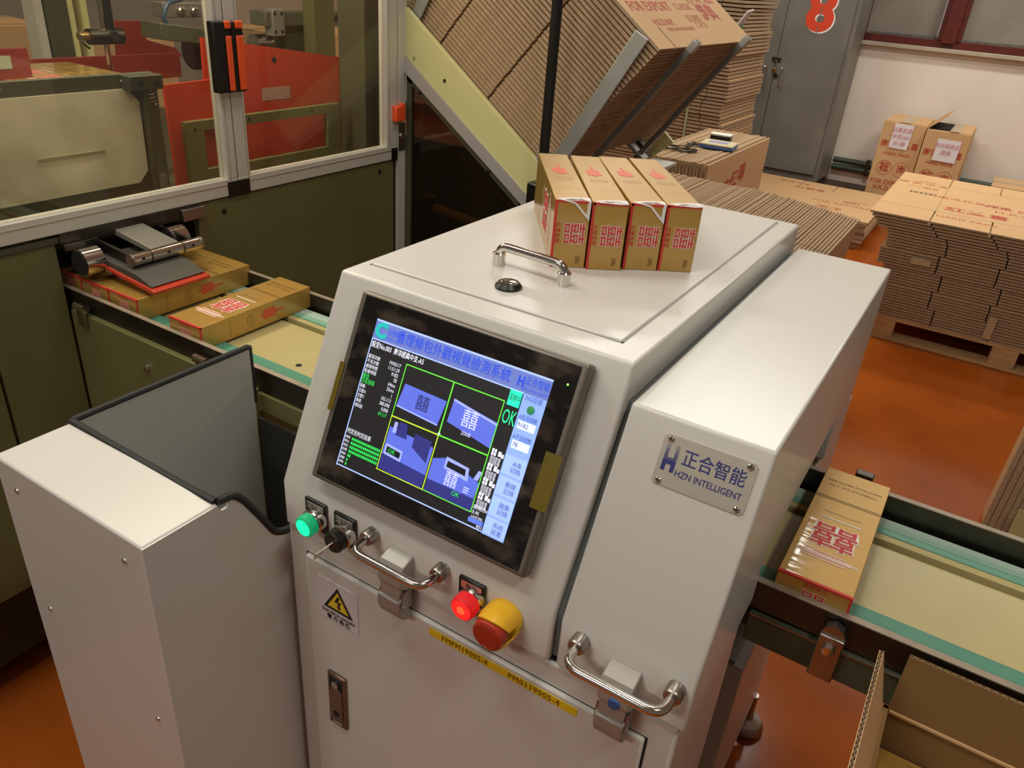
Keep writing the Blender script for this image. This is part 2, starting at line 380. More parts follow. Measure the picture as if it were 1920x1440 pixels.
on_obj('barcode', lo, None, INK, [], [((0, 0, .007), X_, Y_, 0.80+i*0.0085, 0.80+i*0.0085+(0.003 if i % 3 else 0.006), 0.48, 0.52, 0.0005) for i in range(13)])
pl2 = thing('wooden_pallet', 'low boards under the low pile near the wall', 'pallet', (-1.15, 6.2, 0))
for y in (5.78, 6.2, 6.62): obj('board', BX(-1.66, -0.64, y, y+0.09, 0, 0.048), WOOD, pl2)

# tall pile in front of the grey cabinet
LAB = 'flat brown blank in the tall pile behind the inclined magazine'
me3 = sheet_mesh('case_blank', 1.1, 0.8, 0.0165, (0.5, 0.95), 0.2)
for i in range(58):
    place(me3, 'case_blank', Matrix.Translation((-2.80+random.uniform(-.005, .005)+(0.02 if (i//6) % 2 else 0), 5.5+random.uniform(-.005, .005), 0.13+i*0.0243)), LAB, 'cardboard', 'case blanks in the tall pile')
pl3 = thing('wooden_pallet', 'pallet under the tall pile by the grey cabinet', 'pallet', (-2.27, 5.9, 0))
for y in (5.5, 5.86, 6.2): obj('board', BX(-2.8, -1.75, y, y+0.1, 0, 0.128), WOOD, pl3)
st = obj('strapping_band', BX(-1.94, -1.925, 5.475, 5.482, 0.14, 1.54), mat('pale_strap', 'a9ac8a', .4)); tag(st, 'pale plastic strap down the tall pile of blanks', 'strap')

# upright blanks: high block with the scissors, low fanned row
LAB = 'upright brown blank in the block under the scissors'
me4 = sheet_mesh('case_blank', 0.78, 1.06, 0.0125, (0.6,), 0.07)
n = 19
blk = []
for i in range(n):
    x = -1.505+i*(0.345/n)
    blk.append(place(me4, 'case_blank', basis((x, 3.695+random.uniform(-.004, .004), 0.02+random.uniform(-.004, .004)), (0, 0, 1), (0, 1, 0), (-1, 0, 0)), LAB, 'cardboard', 'upright blanks in the block'))
fr = place(me4, 'case_blank', basis((-1.152, 3.69, 0.02), (0, 0, 1), (0, 1, 0), (-1, 0, 0)), 'printed front blank of the upright block under the scissors', 'cardboard', 'upright blanks in the block')
bm = new()
for s, y in (("南", 0.36), ("煙", 0.48), ("啤", 0.60)): text_bm(bm, s, (0.62+(y-.48)*.22, y, -0.0006), Y_, X_, 0.12, bold=.02, off=0)
me_ = bpy.data.meshes.new('red_printing'); bm.to_mesh(me_); bm.free(); me_.materials.append(REDK)
o_ = bpy.data.objects.new('red_printing', me_); C.objects.link(o_); o_.parent = fr
LAB = 'upright brown blank in the fanned row behind the white machine'
me5 = sheet_mesh('case_blank', 0.74, 0.98, 0.0085, (), 0.07, slots_y=(0.40,))
n = 86
for i in range(n):
    t = i/(n-1); lean = 0.03+0.07*max(0, (t-.6)/.4)**1.2; x = -1.50+1.08*t-.74*(math.sin(lean)-.03)
    M = basis((x, 2.43, 0.058-0.036*max(0, (t-.6)/.4)**1.5), (math.sin(lean), 0, math.cos(lean)), (0, 1, 0), (-math.cos(lean), 0, math.sin(lean)))
    place(me5, 'case_blank', M @ Matrix.Translation((random.uniform(-.003, .003), random.uniform(-.004, .004), 0)), LAB, 'cardboard', 'upright blanks in the fanned row')
bs = thing('floor_pallet', 'low pallet carrying the fanned row of upright blanks', 'pallet', (-0.95, 2.9, 0))
for y in (2.5, 2.9, 3.3): obj('board', BX(-1.55, -0.25, y, y+0.09, 0, 0.022), WOOD, bs)
# scissors, stamp pad, eraser on the block
sz = thing('scissors', 'small open steel scissors with looped handles on the cardboard block', 'scissors', (-1.40, 3.98, 0.802))
def loop(cx, cy, rx, ry, a, rad=0.006):
    return [(cx+rx*math.cos(t)*math.cos(a)-ry*math.sin(t)*math.sin(a), cy+rx*math.cos(t)*math.sin(a)+ry*math.sin(t)*math.cos(a), 0.81) for t in [2*math.pi*i/20 for i in range(21)]]
obj('handle_loop', tube(new(), loop(-1.44, 3.93, .035, .05, .4), 0.006, 8), STEELD, sz)
obj('handle_loop', tube(new(), loop(-1.345, 3.92, .035, .05, -.5), 0.006, 8), STEELD, sz)
obx(b1 := new(), (-1.385, 4.05, 0.812), (0.3, 1, 0), (1, -.3, 0), Z_, 0.09, 0.009, 0.003); obj('blade', b1, CHROME, sz)
obx(b1 := new(), (-1.375, 4.04, 0.818), (-0.12, 1, 0), (1, .12, 0), Z_, 0.085, 0.009, 0.003); obj('blade', b1, STEELD, sz)
obj('pivot', cyl(new(), (-1.385, 4.03, 0.815), (-1.385, 4.03, 0.826), 0.008, 10), CHROME, sz)
pd = thing('ink_pad', 'flat blue and cream ink pad case on the cardboard block', 'ink pad', (-1.27, 4.15, 0.80))
u1, v1 = Vector((.92, .10, 0)).normalized(), Vector((-.10, .92, 0)).normalized()
b1 = new(); obx(b1, (-1.265, 4.16, 0.812), u1, v1, Z_, 0.088, 0.075, 0.008); obj('base', b1, mat('blue_plastic', '3c5d94', .4), pd, 0.006)
b1 = new(); obx(b1, (-1.265, 4.16, 0.826), u1, v1, Z_, 0.086, 0.073, 0.005); obj('lid', b1, mat('cream_plastic', 'cfc6a0', .4), pd, 0.004)
b1 = new(); obx(b1, (-1.265, 4.16, 0.8316), u1, v1, Z_, 0.05, 0.03, 0.0006); obj('lid_label', b1, mat('lilac_label', '9a93b4', .5), pd)
er = thing('board_eraser', 'small black and white block beside the ink pad', 'eraser', (-1.32, 4.36, 0.80))
b1 = new(); obx(b1, (-1.32, 4.36, 0.818), u1, v1, Z_, 0.055, 0.03, 0.016); obj('felt', b1, BLACK, er, 0.003)
b1 = new(); obx(b1, (-1.32, 4.36, 0.839), u1, v1, Z_, 0.055, 0.03, 0.005); obj('grip', b1, WHITE, er, 0.003)

# two tall sealed cases by the wall
def tall_case(x0, x1, y0, y1, h, label, flap, paper):
    t = thing('cardboard_case', label, 'box', ((x0+x1)/2, (y0+y1)/2, 0))
    obj('body', BX(x0, x1, y0, y1, 0, h), KRAFT, t, 0.004)
    xm = (x0+x1)/2; ym = (y0+y1)/2
    if flap:
        a = 0.75
        b1 = new(); obx(b1, (x0+.075*math.cos(a), ym, h+.075*math.sin(a)+.004), (math.cos(a), 0, math.sin(a)), Y_, (-math.sin(a), 0, math.cos(a)), 0.075, (y1-y0)/2-.01, 0.003); obj('raised_flap', b1, KRAFT, t)
        obj('flap', BX(x0+0.16, x1-.004, y0+.004, y1-.004, h, h+.006), KRAFT, t)
        obj('opening', BX(x0+.01, x0+.16, y0+.03, y1-.03, h, h+.001), DARK, t)
        obj('tape', BX(x0+.155, x0+.22, y0-.002, y1, h+.004, h+.008), TAPE, t)
    else:
        obj('flap', BX(x0+.002, x1-.002, y0+.002, ym-.002, h, h+.005), KRAFT, t)
        obj('flap', BX(x0+.002, x1-.002, ym+.002, y1-.002, h, h+.005), KRAFT, t)
        obj('tape', BX(xm-.04, xm+.04, y0-.001, y1, h+.004, h+.0065), TAPE, t)
    o = (xm, y0, 0); U, V = X_, Z_
    its = []
    def T(s, dx, z_, sz_, **k): its.append(((s, (xm+dx, y0-.0005, z_), X_, Z_, sz_), k))
    T("南洋紅雙喜", 0, h-.165, .055, bold=.02); T("HARD PACK", 0, h-.235, .034, bold=.02)
    T("禧", -.062, h-.345, .075, bold=.03); T("南", .062, h-.345, .072, bold=.01)
    T("FOR EXPORT", 0, h-.455, .046, bold=.02); T("H.K.D.N.P.", 0, h-.50, .046, bold=.02)
    T("10,000 CIGARETTES", 0, h-.57, .027); T("MADE IN HONG KONG", 0, h-.60, .027)
    lettering('red_printing', t, REDK, its)
    b1 = new(); ring(b1, (xm, y0-.0008, h-.345), X_, Z_, -.062, 0, .056, .056, .004); ring(b1, (xm, y0-.0008, h-.345), X_, Z_, .062, 0, .06, .06, .003)
    obj('print_circle', b1, REDK, t, smooth=False)
    px0, px1, pz0, pz1, tilt, txt = paper
    b1 = new(); obx(b1, (px0/2+px1/2, y0-.006, (pz0+pz1)/2), (math.cos(tilt), 0, math.sin(tilt)), (0, 1, .06), (-math.sin(tilt), 0, math.cos(tilt)), (px1-px0)/2, .001, (pz1-pz0)/2)
    pq = obj('paper_note', b1, PAPER, t)
    its = []
    for k, (s, ss) in enumerate(txt): its.append(((s, ((px0+px1)/2-.005, y0-.0115, pz1-.045-k*.05), X_, Z_, ss), dict(shear=.15)))
    lettering('handwriting', pq, mat('red_pen', 'c9788a', .6), its)
    return t
tall_case(-0.835, -0.528, 6.9, 7.42, 0.725, 'tall brown case by the wall with a tilted note under its top edge', False, (-0.752, -0.617, 0.535, 0.718, -0.03, (("以舊貨盒", .036), ("中克200", .036), ("共1箱", .036))))
tall_case(-0.520, -0.215, 6.86, 7.40, 0.715, 'tall brown case by the wall with one top flap standing open', True, (-0.425, -0.265, 0.50, 0.66, -0.02, (("未包裝散支", .033), ("煙條", .036))))
sb = thing('cardboard_case', 'low brown case by the wall at the right edge', 'box', (0.28, 7.15, 0))
obj('body', BX(0.02, 0.55, 6.95, 7.38, 0, 0.37), KRAFT, sb, 0.004); obj('flap', BX(.022, .548, 6.952, 7.163, .37, .375), KRAFT, sb); obj('flap', BX(.022, .548, 7.167, 7.378, .37, .375), KRAFT, sb); obj('tape', BX(.02, .56, 7.13, 7.2, .374, .378), TAPE, sb)
obj('tape', BX(.14, .22, 6.945, 6.952, .30, .37), TAPE, sb)

# boards leaning upright beyond the conveyor on the right
LAB = 'upright board in the bundle standing on the floor at the right edge'
me6 = sheet_mesh('case_blank', 0.95, 0.10, 0.0165)
for i in range(26):
    place(me6, 'case_blank', basis((0.352+i*0.0185, 2.70+random.uniform(-.01, .01)-i*.003, 0.0), (0.02, 0, 1), (0, 1, 0), (-1, 0, .02)), LAB, 'cardboard', 'upright boards at the right edge')
nt_ = obj('paper_slip', BX(0.40, 0.56, 2.605, 2.608, 0.02, 0.155), mat('yellow_green_slip', 'b0ab74', .7)); tag(nt_, 'yellow green paper slip at the foot of the upright boards', 'paper')
# ------------------------------------------------------------------ white inspection machine
SL = math.hypot(.117, .249); SV = Vector((0, .117, .249))/SL; SO = Vector((0, .548, .971)); SN = X_.cross(SV)
mc = thing('inspection_machine', 'white vision inspection machine with slanted touch screen and lidded top', 'machine', (-0.36, 0.94, 0))
notch = [(1.16, .9035), (1.16, .985), (.78, .985), (.78, .9035)]
obj('upper_body', prism(new(), [(.548, .9035), (.548, .971), (.665, 1.22), (1.333, 1.22), (1.333, .9035)]+notch, 'x', -.6385, -.2438), PAINT, mc, 0.0038, 3)
obj('side_module', prism(new(), [(.548, .9065), (.548, .972), (.649, 1.186), (1.316, 1.186), (1.316, .9065)]+[(a, max(b, .9065)) for a, b in notch], 'x', -.2346, -.088), PAINT, mc, 0.003, 3)
obj('gasket', prism(new(), [(.556, .91), (.556, .97), (.664, 1.178), (1.30, 1.178), (1.30, .91)]+[(a, max(b, .91)) for a, b in notch], 'x', -.2440, -.2344), GASK, mc)
low = obj('lower_cabinet', prism(new(), [(.552, .10), (.552, .9018), (.775, .9018), (.775, .30), (.98, .30), (.98, .59), (1.17, .59), (1.17, .9035), (1.44, .9035), (1.44, .10)], 'x', -.6385, -.094), PAINT, mc, 0.004)
obj('seam', BX(-.634, -.098, .556, .77, .9010, .906), DARK, mc)
dr = obj('door', BX(-.6055, -.1245, .5465, .56, .13, .8685), PAINT, mc, 0.003)
bm = new()
for a in ((-.6075, -.6055, .5515, .56, .127, .8698), (-.1245, -.1222, .5505, .56, .127, .8698), (-.6075, -.1222, .5518, .56, .8685, .8698)): bx(bm, *a)
obj('door_gap', bm, DARK, mc)
for x in (-.60, -.13):
    for y in (.62, 1.385):
        ft = obj('levelling_foot', lathe(new(), (x+.035 if x > -.3 and y > 1 else x, y+(.03 if y > 1 else 0), 0), Z_, [(.040, 0), (.040, .012), (.032, .028), (.012, .036), (.009, .05), (.009, .11)], 20), STEEL, mc)
obj('cable', tube(new(), arc([(-.12, .86, .86), (-.11, .88, .80), (-.13, .92, .70), (-.17, .95, .60)], .05), .007, 8), BLACK, mc)
obj('pipe_top_cover', BX(-.60, -.11, .99, 1.165, .59, .594), PAINTG, mc)
# lid
ld = obj('lid', BX(-.6225, -.2765, .704, 1.314, 1.2195, 1.2225), PAINT, mc, 0.0022)
bm = new()
for a in ((-.6245, -.2745, .702, .7042, 1.2195, 1.2206), (-.6245, -.6225, .702, 1.316, 1.2195, 1.2206), (-.2765, -.2745, .702, 1.316, 1.2195, 1.2206)): bx(bm, *a)
obj('lid_gap', bm, mat('lid_shadow_gap', '9c988f', .6), mc)
hd = obj('handle', tube(new(), arc([(-.502, .810, 1.224), (-.502, .810, 1.248), (-.403, .804, 1.248), (-.403, .804, 1.224)], .014, 8), .0058, 14), CHROME, ld)
for x, y in ((-.502, .810), (-.403, .804)): obj('handle_foot', lathe(new(), (x, y, 1.222), Z_, [(.0085, 0), (.0085, .010), (.0085, .016), (.007, .018)], 20), CHROME, ld)
lk = obj('cam_lock', lathe(new(), (-.449, .750, 1.2222), Z_, [(.0165, 0), (.0165, .003), (.0125, .0075), (.0095, .0078)], 28), BLACK, ld)
obj('lock_core', lathe(new(), (-.449, .750, 1.2295), Z_, [(.0092, 0), (.0092, .001), (.0085, .0014)], 24), CHROME, lk)
obj('key_slot', BX(-.450, -.448, .746, .754, 1.2308, 1.2311), DARK, lk)
# monitor
mo = obj('monitor', prism(new(), [(-.582, .029), (-.2805, .029), (-.2805, .2615), (-.582, .2615)], 'z', 0, 1), BEZEL, mc, 0.004, 2)
for v in mo.data.vertices:  # lay the bezel block on the slanted face
    p = v.co+mc.location; v.co = (SO+X_*p.x+SV*p.y+SN*(p.z*.0205))-mc.location
def srect(bm, u0, u1, v0, v1, off): return rect(bm, SO, X_, SV, u0, u1, v0, v1, off)
obj('glass', srect(new(), -.5735, -.2885, .0345, .2568, .0209), SCR, mo, smooth=False)
def SP(s, t): return (-.549+.235*s, .0555+.1795*t)
OFF = [.0211]
def panel(name, m, rects, step=1):
    bm = new()
    for (s0, s1, t0, t1) in rects:
        a = SP(s0, t0); b = SP(s1, t1); srect(bm, a[0], b[0], a[1], b[1], OFF[0])
    OFF[0] += .00006*step
    return tag(obj(name, bm, m, mo, smooth=False, fix=False), kind='stuff')
def stext(name, m, items):
    bm = new()
    for (s, a, t, sz, k) in items:
        q = SP(a, t); text_bm(bm, s, SO+X_*q[0]+SV*q[1], X_, SV, sz*.1795, off=OFF[0], **k)
    OFF[0] += .00006
    return tag(obj(name, bm, m, mo, smooth=False, fix=False), kind='stuff')
panel('display', em('lcd_black', '1b1a1d', .35), [(0, 1, 0, 1)])
panel('display_header', em('lcd_header', '6272b8', .75), [(0, 1, .872, 1)])
panel('header_edge', em('lcd_pale', '9db3f2', .9), [(0, 1, .988, 1), (0, .88, .866, .874), (0, .006, .0, .872), (0, .88, .004, .012)])
panel('display_sidebar', em('lcd_sidebar', '7f9ce8', .95), [(.882, 1, 0, .872)])
panel('sidebar_buttons', em('lcd_button', '93aef2', .95), [(.886, .997, .385, .50), (.886, .997, .255, .37), (.886, .997, .125, .24), (.886, .997, .01, .11)])
panel('sidebar_fields', em('lcd_field', 'c9d4f6', .95), [(.895, .985, .665, .715), (.895, .985, .545, .595)])
bm = new()
OFF[0] += .0001
pic = em('lcd_picture_blue', '5566cf', .8); picd = em('lcd_picture_navy', '2c2f7c', .6); picl = em('lcd_picture_light', '8f9cf0', .9)
def spoly(name, m, polys):
    bm = new()
    for pts in polys: poly(bm, SO, X_, SV, [SP(*p) for p in pts], OFF[0])
    OFF[0] += .00006
    return tag(obj(name, bm, m, mo, smooth=False, fix=False), kind='stuff')
spoly('camera_picture', pic, [[(.25, .52), (.50, .50), (.515, .66), (.265, .67)], [(.545, .545), (.80, .49), (.80, .65), (.55, .69)], [(.245, .15), (.515, .13), (.515, .36), (.25, .38)], [(.53, .13), (.79, .11), (.80, .27), (.60, .335), (.53, .30)]])
spoly('camera_picture_shade', picd, [[(.245, .10), (.515, .09), (.515, .18), (.245, .20)], [(.53, .09), (.80, .085), (.80, .17), (.53, .17)], [(.29, .34), (.36, .34), (.345, .43), (.30, .43)], [(.40, .31), (.50, .25), (.50, .39), (.40, .40)]])
spoly('camera_picture_light', picl, [[(.25, .515), (.50, .495), (.50, .505), (.25, .525)], [(.27, .35), (.29, .35), (.29, .42), (.27, .42)], [(.60, .27), (.74, .25), (.73, .33), (.60, .345)], [(.255, .20), (.36, .19), (.36, .26), (.255, .27)], [(.55, .68), (.80, .63), (.80, .645), (.55, .695)], [(.765, .28), (.79, .28), (.80, .34), (.78, .34)]])
spoly('camera_picture_dark', em('lcd_cam_black', '101118', .3), [[(.265, .215), (.35, .207), (.35, .245), (.265, .255)], [(.61, .285), (.72, .275), (.715, .315), (.612, .322)]])
stext('picture_glyph', em('lcd_glyph', '1f2358', .5), [("囍", .39, .585, .105, {})])
stext('picture_glyph_light', em('lcd_glyph_light', 'c9cdf5', .8), [("囍", .66, .60, .12, {}), ("囍", .655, .215, .10, {}), ("2008", .66, .515, .035, {}), ("≡", .745, .195, .08, {})])
g = em('lcd_green_line', '5fd23a', .9); yl = em('lcd_yellow_line', 'b7d62f', .9)
LW = .004
panel('grid_line', g, [(.24, .804, .784, .791), (.52, .527, .44, .79), (.799, .804, .09, .79), (.523, .804, .443, .452), (.523, .804, .088, .094), (.24, .245, .44, .79)])
panel('grid_line_yellow', yl, [(.24, .525, .443, .451), (.24, .2445, .09, .44), (.24, .525, .088, .094), (.5205, .526, .09, .44)])
panel('status_badge', em('lcd_cyan', '1fd9b0', 1.0), [(.815, .878, .775, .868)])
stext('status_text', em('lcd_dark_green', '0a4d3c', .6), [("運轉中", .847, .822, .045, dict(sx=.6))])
stext('ok_text', em('lcd_ok', '24e08e', 1.1), [("OK", .847, .702, .125, dict(sx=.5))])
stext('header_title', em('lcd_blue', '1b43c4', .9), [("香煙條包外觀視覺檢測系統", .47, .932, .085, dict(sx=.84)), ("正合智能", .935, .945, .058, dict(bold=.0, sx=.7)), ("HZN INTELLIGENT", .93, .897, .022, dict(bold=.0)), ("日恆時代", .135, .94, .045, dict(sx=.7)), ("HENG TECH", .135, .90, .022, {}), ("H", .852, .93, .085, dict(bold=.03, sx=.8))])
stext('header_logo', em('lcd_teal', '16a39a', 1.0), [("C", .045, .93, .13, dict(bold=.06))])
wt = em('lcd_white', 'd6daea', .9)
its = [("設定No.003  南洋經典中支-A5", .012, .835, .046, dict(align='LEFT', sx=.7, bold=.01))]
for i, s in enumerate(("量測次數", "不良次數", "處理時間", "取像時間")): its.append((s, .012, .755-i*.033, .029, dict(align='LEFT', sx=.85)))
for i, s in enumerate(("個數:", "位置X:", "位置Y:", "角度:", "相似度:")): its.append((s, .012, .555-i*.033, .028, dict(align='LEFT', sx=.75)))
for i, s in enumerate(("19/05/17", "11:51:29", "9182", "78", "64ms", "25ms")): its.append((s, .215, .76-i*.033, .034, dict(align='RIGHT', sx=.8)))
for i, s in enumerate(("1", "103.113", "380.090", "0.000")): its.append((s, .215, .56-i*.033, .034, dict(align='RIGHT', sx=.75)))
its.append(("判定別判定結果", .012, .245, .038, dict(align='LEFT', sx=.75)))
for i in range(7): its.append(("%04d" % (i*16), .012, .205-i*.028, .026, dict(align='LEFT', sx=.75)))
for k in range(4):
    t = .475-k*.092
    its += [("原始影像", .815, t-.032, .030, dict(align='LEFT', sx=.62)), ("濾波影像", .815, t-.058, .030, dict(align='LEFT', sx=.62))]
its += [("顯示模式:04", .808, .13, .03, dict(align='LEFT', sx=.62)), ("(0,-80)", .808, .10, .03, dict(align='LEFT', sx=.62)), ("+(639,599)", .808, .07, .03, dict(align='LEFT', sx=.62)), ("401", .865, -.005+.03, .03, {}), ("+", .525, .455, .05, {})]
stext('readout_text', wt, its)
gi = []
for k in range(4):
    t = .475-k*.092
    for a in (0, 1):
        for b in (0, 1): gi.append((.815+a*.014, .826+a*.014, t-.013+b*.022, t+.006+b*.022))
    gi += [(.850, .866, t-.008, t+.022), (.868, .880, t-.012, t+.012)]
panel('view_icons', wt, gi)
gg = em('lcd_green_text', '2fd052', .9)
dots = []
for rr in range(7):
    for cc in range(16 if rr < 4 else (1 if rr > 4 else 2)): dots.append((.055+cc*.0115, .063+cc*.0115, .195-rr*.028, .213-rr*.028))
panel('result_dots', gg, dots)
stext('readout_green', gg, [("最佳", .012, .623, .036, dict(align='LEFT', sx=.75)), ("匹配搜尋", .012, .59, .036, dict(align='LEFT', sx=.75)), ("69.217", .215, .428, .034, dict(align='RIGHT', sx=.75)), ("OK", .30, .23, .04, {}), ("OK", .70, .15, .04, {})])
panel('corner_block', em('lcd_corner', '5a74d6', .8), [(.80, .879, .035, .125-.06)])
bt = em('lcd_button_text', '3b4a86', .7)
stext('sidebar_text', bt, [("NG信號", .94, .85, .04, dict(sx=.8)), ("A檢測總數", .94, .735, .036, dict(sx=.75)), ("9182", .925, .69, .036, {}), ("A不良總數", .94, .615, .036, dict(sx=.75)), ("78", .915, .57, .036, {}), ("A/B", .955, .46, .038, {}), ("切換", .955, .42, .036, {}), ("數據", .955, .33, .036, {}), ("記錄", .955, .29, .036, {}), ("圖像", .955, .20, .036, {}), ("記錄", .955, .16, .036, {}), ("系統", .955, .075, .036, {}), ("設置", .955, .035, .036, {})])
bm = new(); q = SP(.94, .79); lathe(bm, SO+X_*q[0]+SV*q[1]+SN*OFF[0], SN, [(.0046, 0), (.004, .0002), (.0025, .0004), (0, .0005)], 20); obj('signal_ball', bm, em('lcd_ball', '2f7d4c', .7), mo)
obj('power_led', lathe(new(), SO+X_*(-.298)+SV*.2353+SN*.0211, SN, [(.0012, 0), (.0009, .0004)], 10), em('power_led', '7dff4a', 3), mo)
YT = mat('yellow_film', '685808', .35)
for u0, u1, v0, v1 in ((-.2985, -.2790, .103, .164), (-.5838, -.5765, .113, .173)):
    obj('yellow_film_tab', srect(new(), u0, u1, v0, v1, .0217), YT, mo, smooth=False)
# rating plate on the module
npz = obj('name_plate', prism(new(), [(-.1885, .1705), (-.1020, .1705), (-.099, .1735), (-.099, .2185), (-.1020, .2215), (-.1885, .2215), (-.1915, .2185), (-.1915, .1735)], 'z', 0, 1), mat('satin_steel_plate', 'b0a799', .42, .35, var=.05, vscale=60, stretch=(1, 12, 1)), mc)
for v in npz.data.vertices:
    p = v.co+mc.location; v.co = (SO+X_*p.x+SV*p.y+SN*(p.z*.0012))-mc.location
for u, v in ((-.1849, .2170), (-.1059, .2172), (-.1058, .1748), (-.1849, .1745)):
    s_ = obj('screw', lathe(new(), SO+X_*u+SV*v+SN*.0012, SN, [(.0034, 0), (.0032, .0012), (.002, .0022), (.0012, .0022)], 16), CHROME, npz)
    obj('hex_socket', lathe(new(), SO+X_*u+SV*v+SN*.00345, SN, [(.0013, 0), (.0012, .0001)], 6), DARK, npz)
def PV(u, v): return SO+X_*u+SV*v
lettering('plate_lettering', npz, BLUEP, [(("正合智能", PV(-.1375, .2030), X_, SV, .0180), dict(off=.0015, sx=.88, bold=.006)), (("HZN INTELLIGENT", PV(-.1385, .1865), X_, SV, .0092), dict(off=.0015, bold=.008, sx=.86))])
bm = new()
def PR(u0, u1, v0, v1): rect(bm, SO, X_, SV, u0, u1, v0, v1, .0015)
PR(-.1868, -.1735, .1925, .1975); PR(-.1868, -.1828, .1855, .1925); PR(-.1775, -.1735, .1855, .1925); PR(-.1868, -.1735, .1980, .1992)
for k in range(6):
    h = .0016-.0002*k
    PR(-.1868, -.1832, .1998+k*.0023, .1998+k*.0023+h); PR(-.1772, -.1735, .1998+k*.0023, .1998+k*.0023+h)
obj('plate_logo', bm, BLUEP, npz, smooth=False, fix=False)
# pilot lamps, selector, emergency stop
FN = Vector((0, -1, 0))
def legend(x, s, lit=None):
    p = obj('legend_plate', BX(x-.0175, x+.0175, .5435, .5481, .922, .967), BLACK, mc, 0.0015)
    obj('legend_window', BX(x-.0135, x+.0135, .5430, .5436, .954, .963), mat('legend_silver', 'a8a294', .4) if not lit else mat('legend_lit', 'c9756a', .4), p)
    lettering('legend_text', p, INK, [((s, (x, .5428, .9585), X_, Z_, .0075), {})])
    return p
p = legend(-.579, "電源指示")
lm = obj('indicator_lamp', lathe(new(), (-.576, .5435, .943), FN, [(.0160, 0), (.0160, .009), (.0145, .0105), (.0145, .012)], 28), CHROME, mc)
obj('lens', lathe(new(), (-.576, .532, .943), FN, [(.0140, 0), (.0145, .006), (.0140, .011), (.0115, .0128)], 28), GREENL, lm)
obj('lens_face', lathe(new(), (-.576, .5191, .943), FN, [(.0112, 0), (.008, .0005), (0, .0008)], 28), GREENH, lm)
p = legend(-.531, "電源開關")
lm = obj('key_switch', lathe(new(), (-.528, .5435, .943), FN, [(.0160, 0), (.0160, .011), (.0148, .0125)], 28), CHROME, mc)
obj('key_collar', lathe(new(), (-.528, .531, .943), FN, [(.0138, 0), (.0138, .010), (.0125, .0118), (.0075, .0118)], 28), BLACK, lm)
obj('key_barrel', lathe(new(), (-.528, .520, .943), FN, [(.0072, 0), (.0072, .0010), (.006, .0016)], 20), STEELD, lm)
bm = new(); obx(bm, (-.529, .5065, .941), (-.1, -1, -.08), (.3, 0, 1), (1, 0, -.3), .0135, .0042, .0009); obj('key', bm, CHROME, lm)
p = legend(-.344, "暫停", True)
lm = obj('indicator_lamp', lathe(new(), (-.341, .5435, .945), FN, [(.0160, 0), (.0160, .007), (.0145, .0085)], 28), CHROME, mc)
obj('lens', lathe(new(), (-.341, .535, .945), FN, [(.0148, 0), (.0152, .007), (.0146, .013), (.0125, .0148)], 28), REDL, lm)
obj('lens_face', lathe(new(), (-.341, .5201, .945), FN, [(.0122, 0), (.006, .0005)], 28), REDF, lm)
obj('lens_core', lathe(new(), (-.341, .5196, .945), FN, [(.0052, 0), (.003, .0002), (0, .0003)], 20), REDHOT, lm)
es = obj('emergency_stop', lathe(new(), (-.300, .5475, .940), FN, [(.0215, 0), (.0215, .010), (.0195, .012)], 32), YELLOW, mc)
SHR = mat('yellow_shroud', 'e3ad22', .35)
def shroud(a0, a1, n=22):
    bm = new(); u, v = X_, Z_; A = []
    c = Vector((-.300, .5475, .940))
    for i in range(n+1):
        a = a0+(a1-a0)*i/n; dirv = u*math.cos(a)+v*math.sin(a)
        dep = .026+.009*math.sin(math.pi*i/n)
        A.append([bm.verts.new(c+dirv*rr+FN*h) for rr, h in ((.0225, 0), (.0228, dep*.6), (.0215, dep), (.0195, dep), (.0205, dep*.6), (.0205, 0))])
    for p_, q_ in zip(A, A[1:]):
        for k in range(6): bm.faces.new((p_[k], p_[(k+1) % 6], q_[(k+1) % 6], q_[k]))
    bm.faces.new(A[0]); bm.faces.new(A[-1][::-1])
    return bm
obj('shroud', shroud(R(20), R(165)), SHR, es); obj('shroud', shroud(R(205), R(330)), SHR, es)
kn = obj('mushroom_knob', lathe(new(), (-.300, .536, .940), FN, [(.010, 0), (.010, .010), (.0185, .014), (.0192, .020), (.0180, .026), (.0150, .0275), (.0143, .0268), (.0138, .0275), (0, .0285)], 36), mat('red_knob', 'a8321c', .35), es)
# front handles and latches
def grab(x0, x1, z):
    h = obj('handle', tube(new(), arc([(x0, .546, z), (x0, .508, z), (x1, .508, z), (x1, .546, z)], .018, 8), .0052, 14), CHROME, mc)
    for x in (x0, x1): obj('handle_cap', lathe(new(), (x, .5485, z), FN, [(.0095, 0), (.0095, .014), (.0085, .016), (.0055, .016)], 20), STEEL, h)
grab(-.488, -.385, .9605); grab(-.209, -.105, .9605)
LAT = mat('zinc_latch', 'a8a29a', .45, .35)
def latch(x, blue):
    a = obj('latch', prism(new(), [(.5485, .957), (.529, .951), (.523, .944), (.524, .922), (.535, .913), (.5485, .912)], 'x', x-.0175, x+.0175), LAT, mc, 0.0018)
    obj('latch_link', BX(x-.0145, x+.0145, .5255, .534, .893, .922), LAT, a, .001)
    obj('latch_lever', prism(new(), [(.537, .905), (.5225, .901), (.5215, .889), (.526, .875), (.534, .866), (.5455, .862), (.5455, .868)], 'x', x-.0165, x+.0165), LAT, a, 0.0018)
    for s in (-1, 1): obj('latch_arm', prism(new(), [(.545, .914), (.530, .912), (.525, .892), (.5455, .882)], 'x', x+s*.0165-.0012, x+s*.0165+.0012), STEEL, a)
    if blue: obj('lock_plug', lathe(new(), (x+.002, .5236, .9255), FN, [(.0065, 0), (.006, .002), (.003, .0022)], 18), mat('blue_plug', '2d5d95', .3), a)
latch(-.445, False); latch(-.158, True)
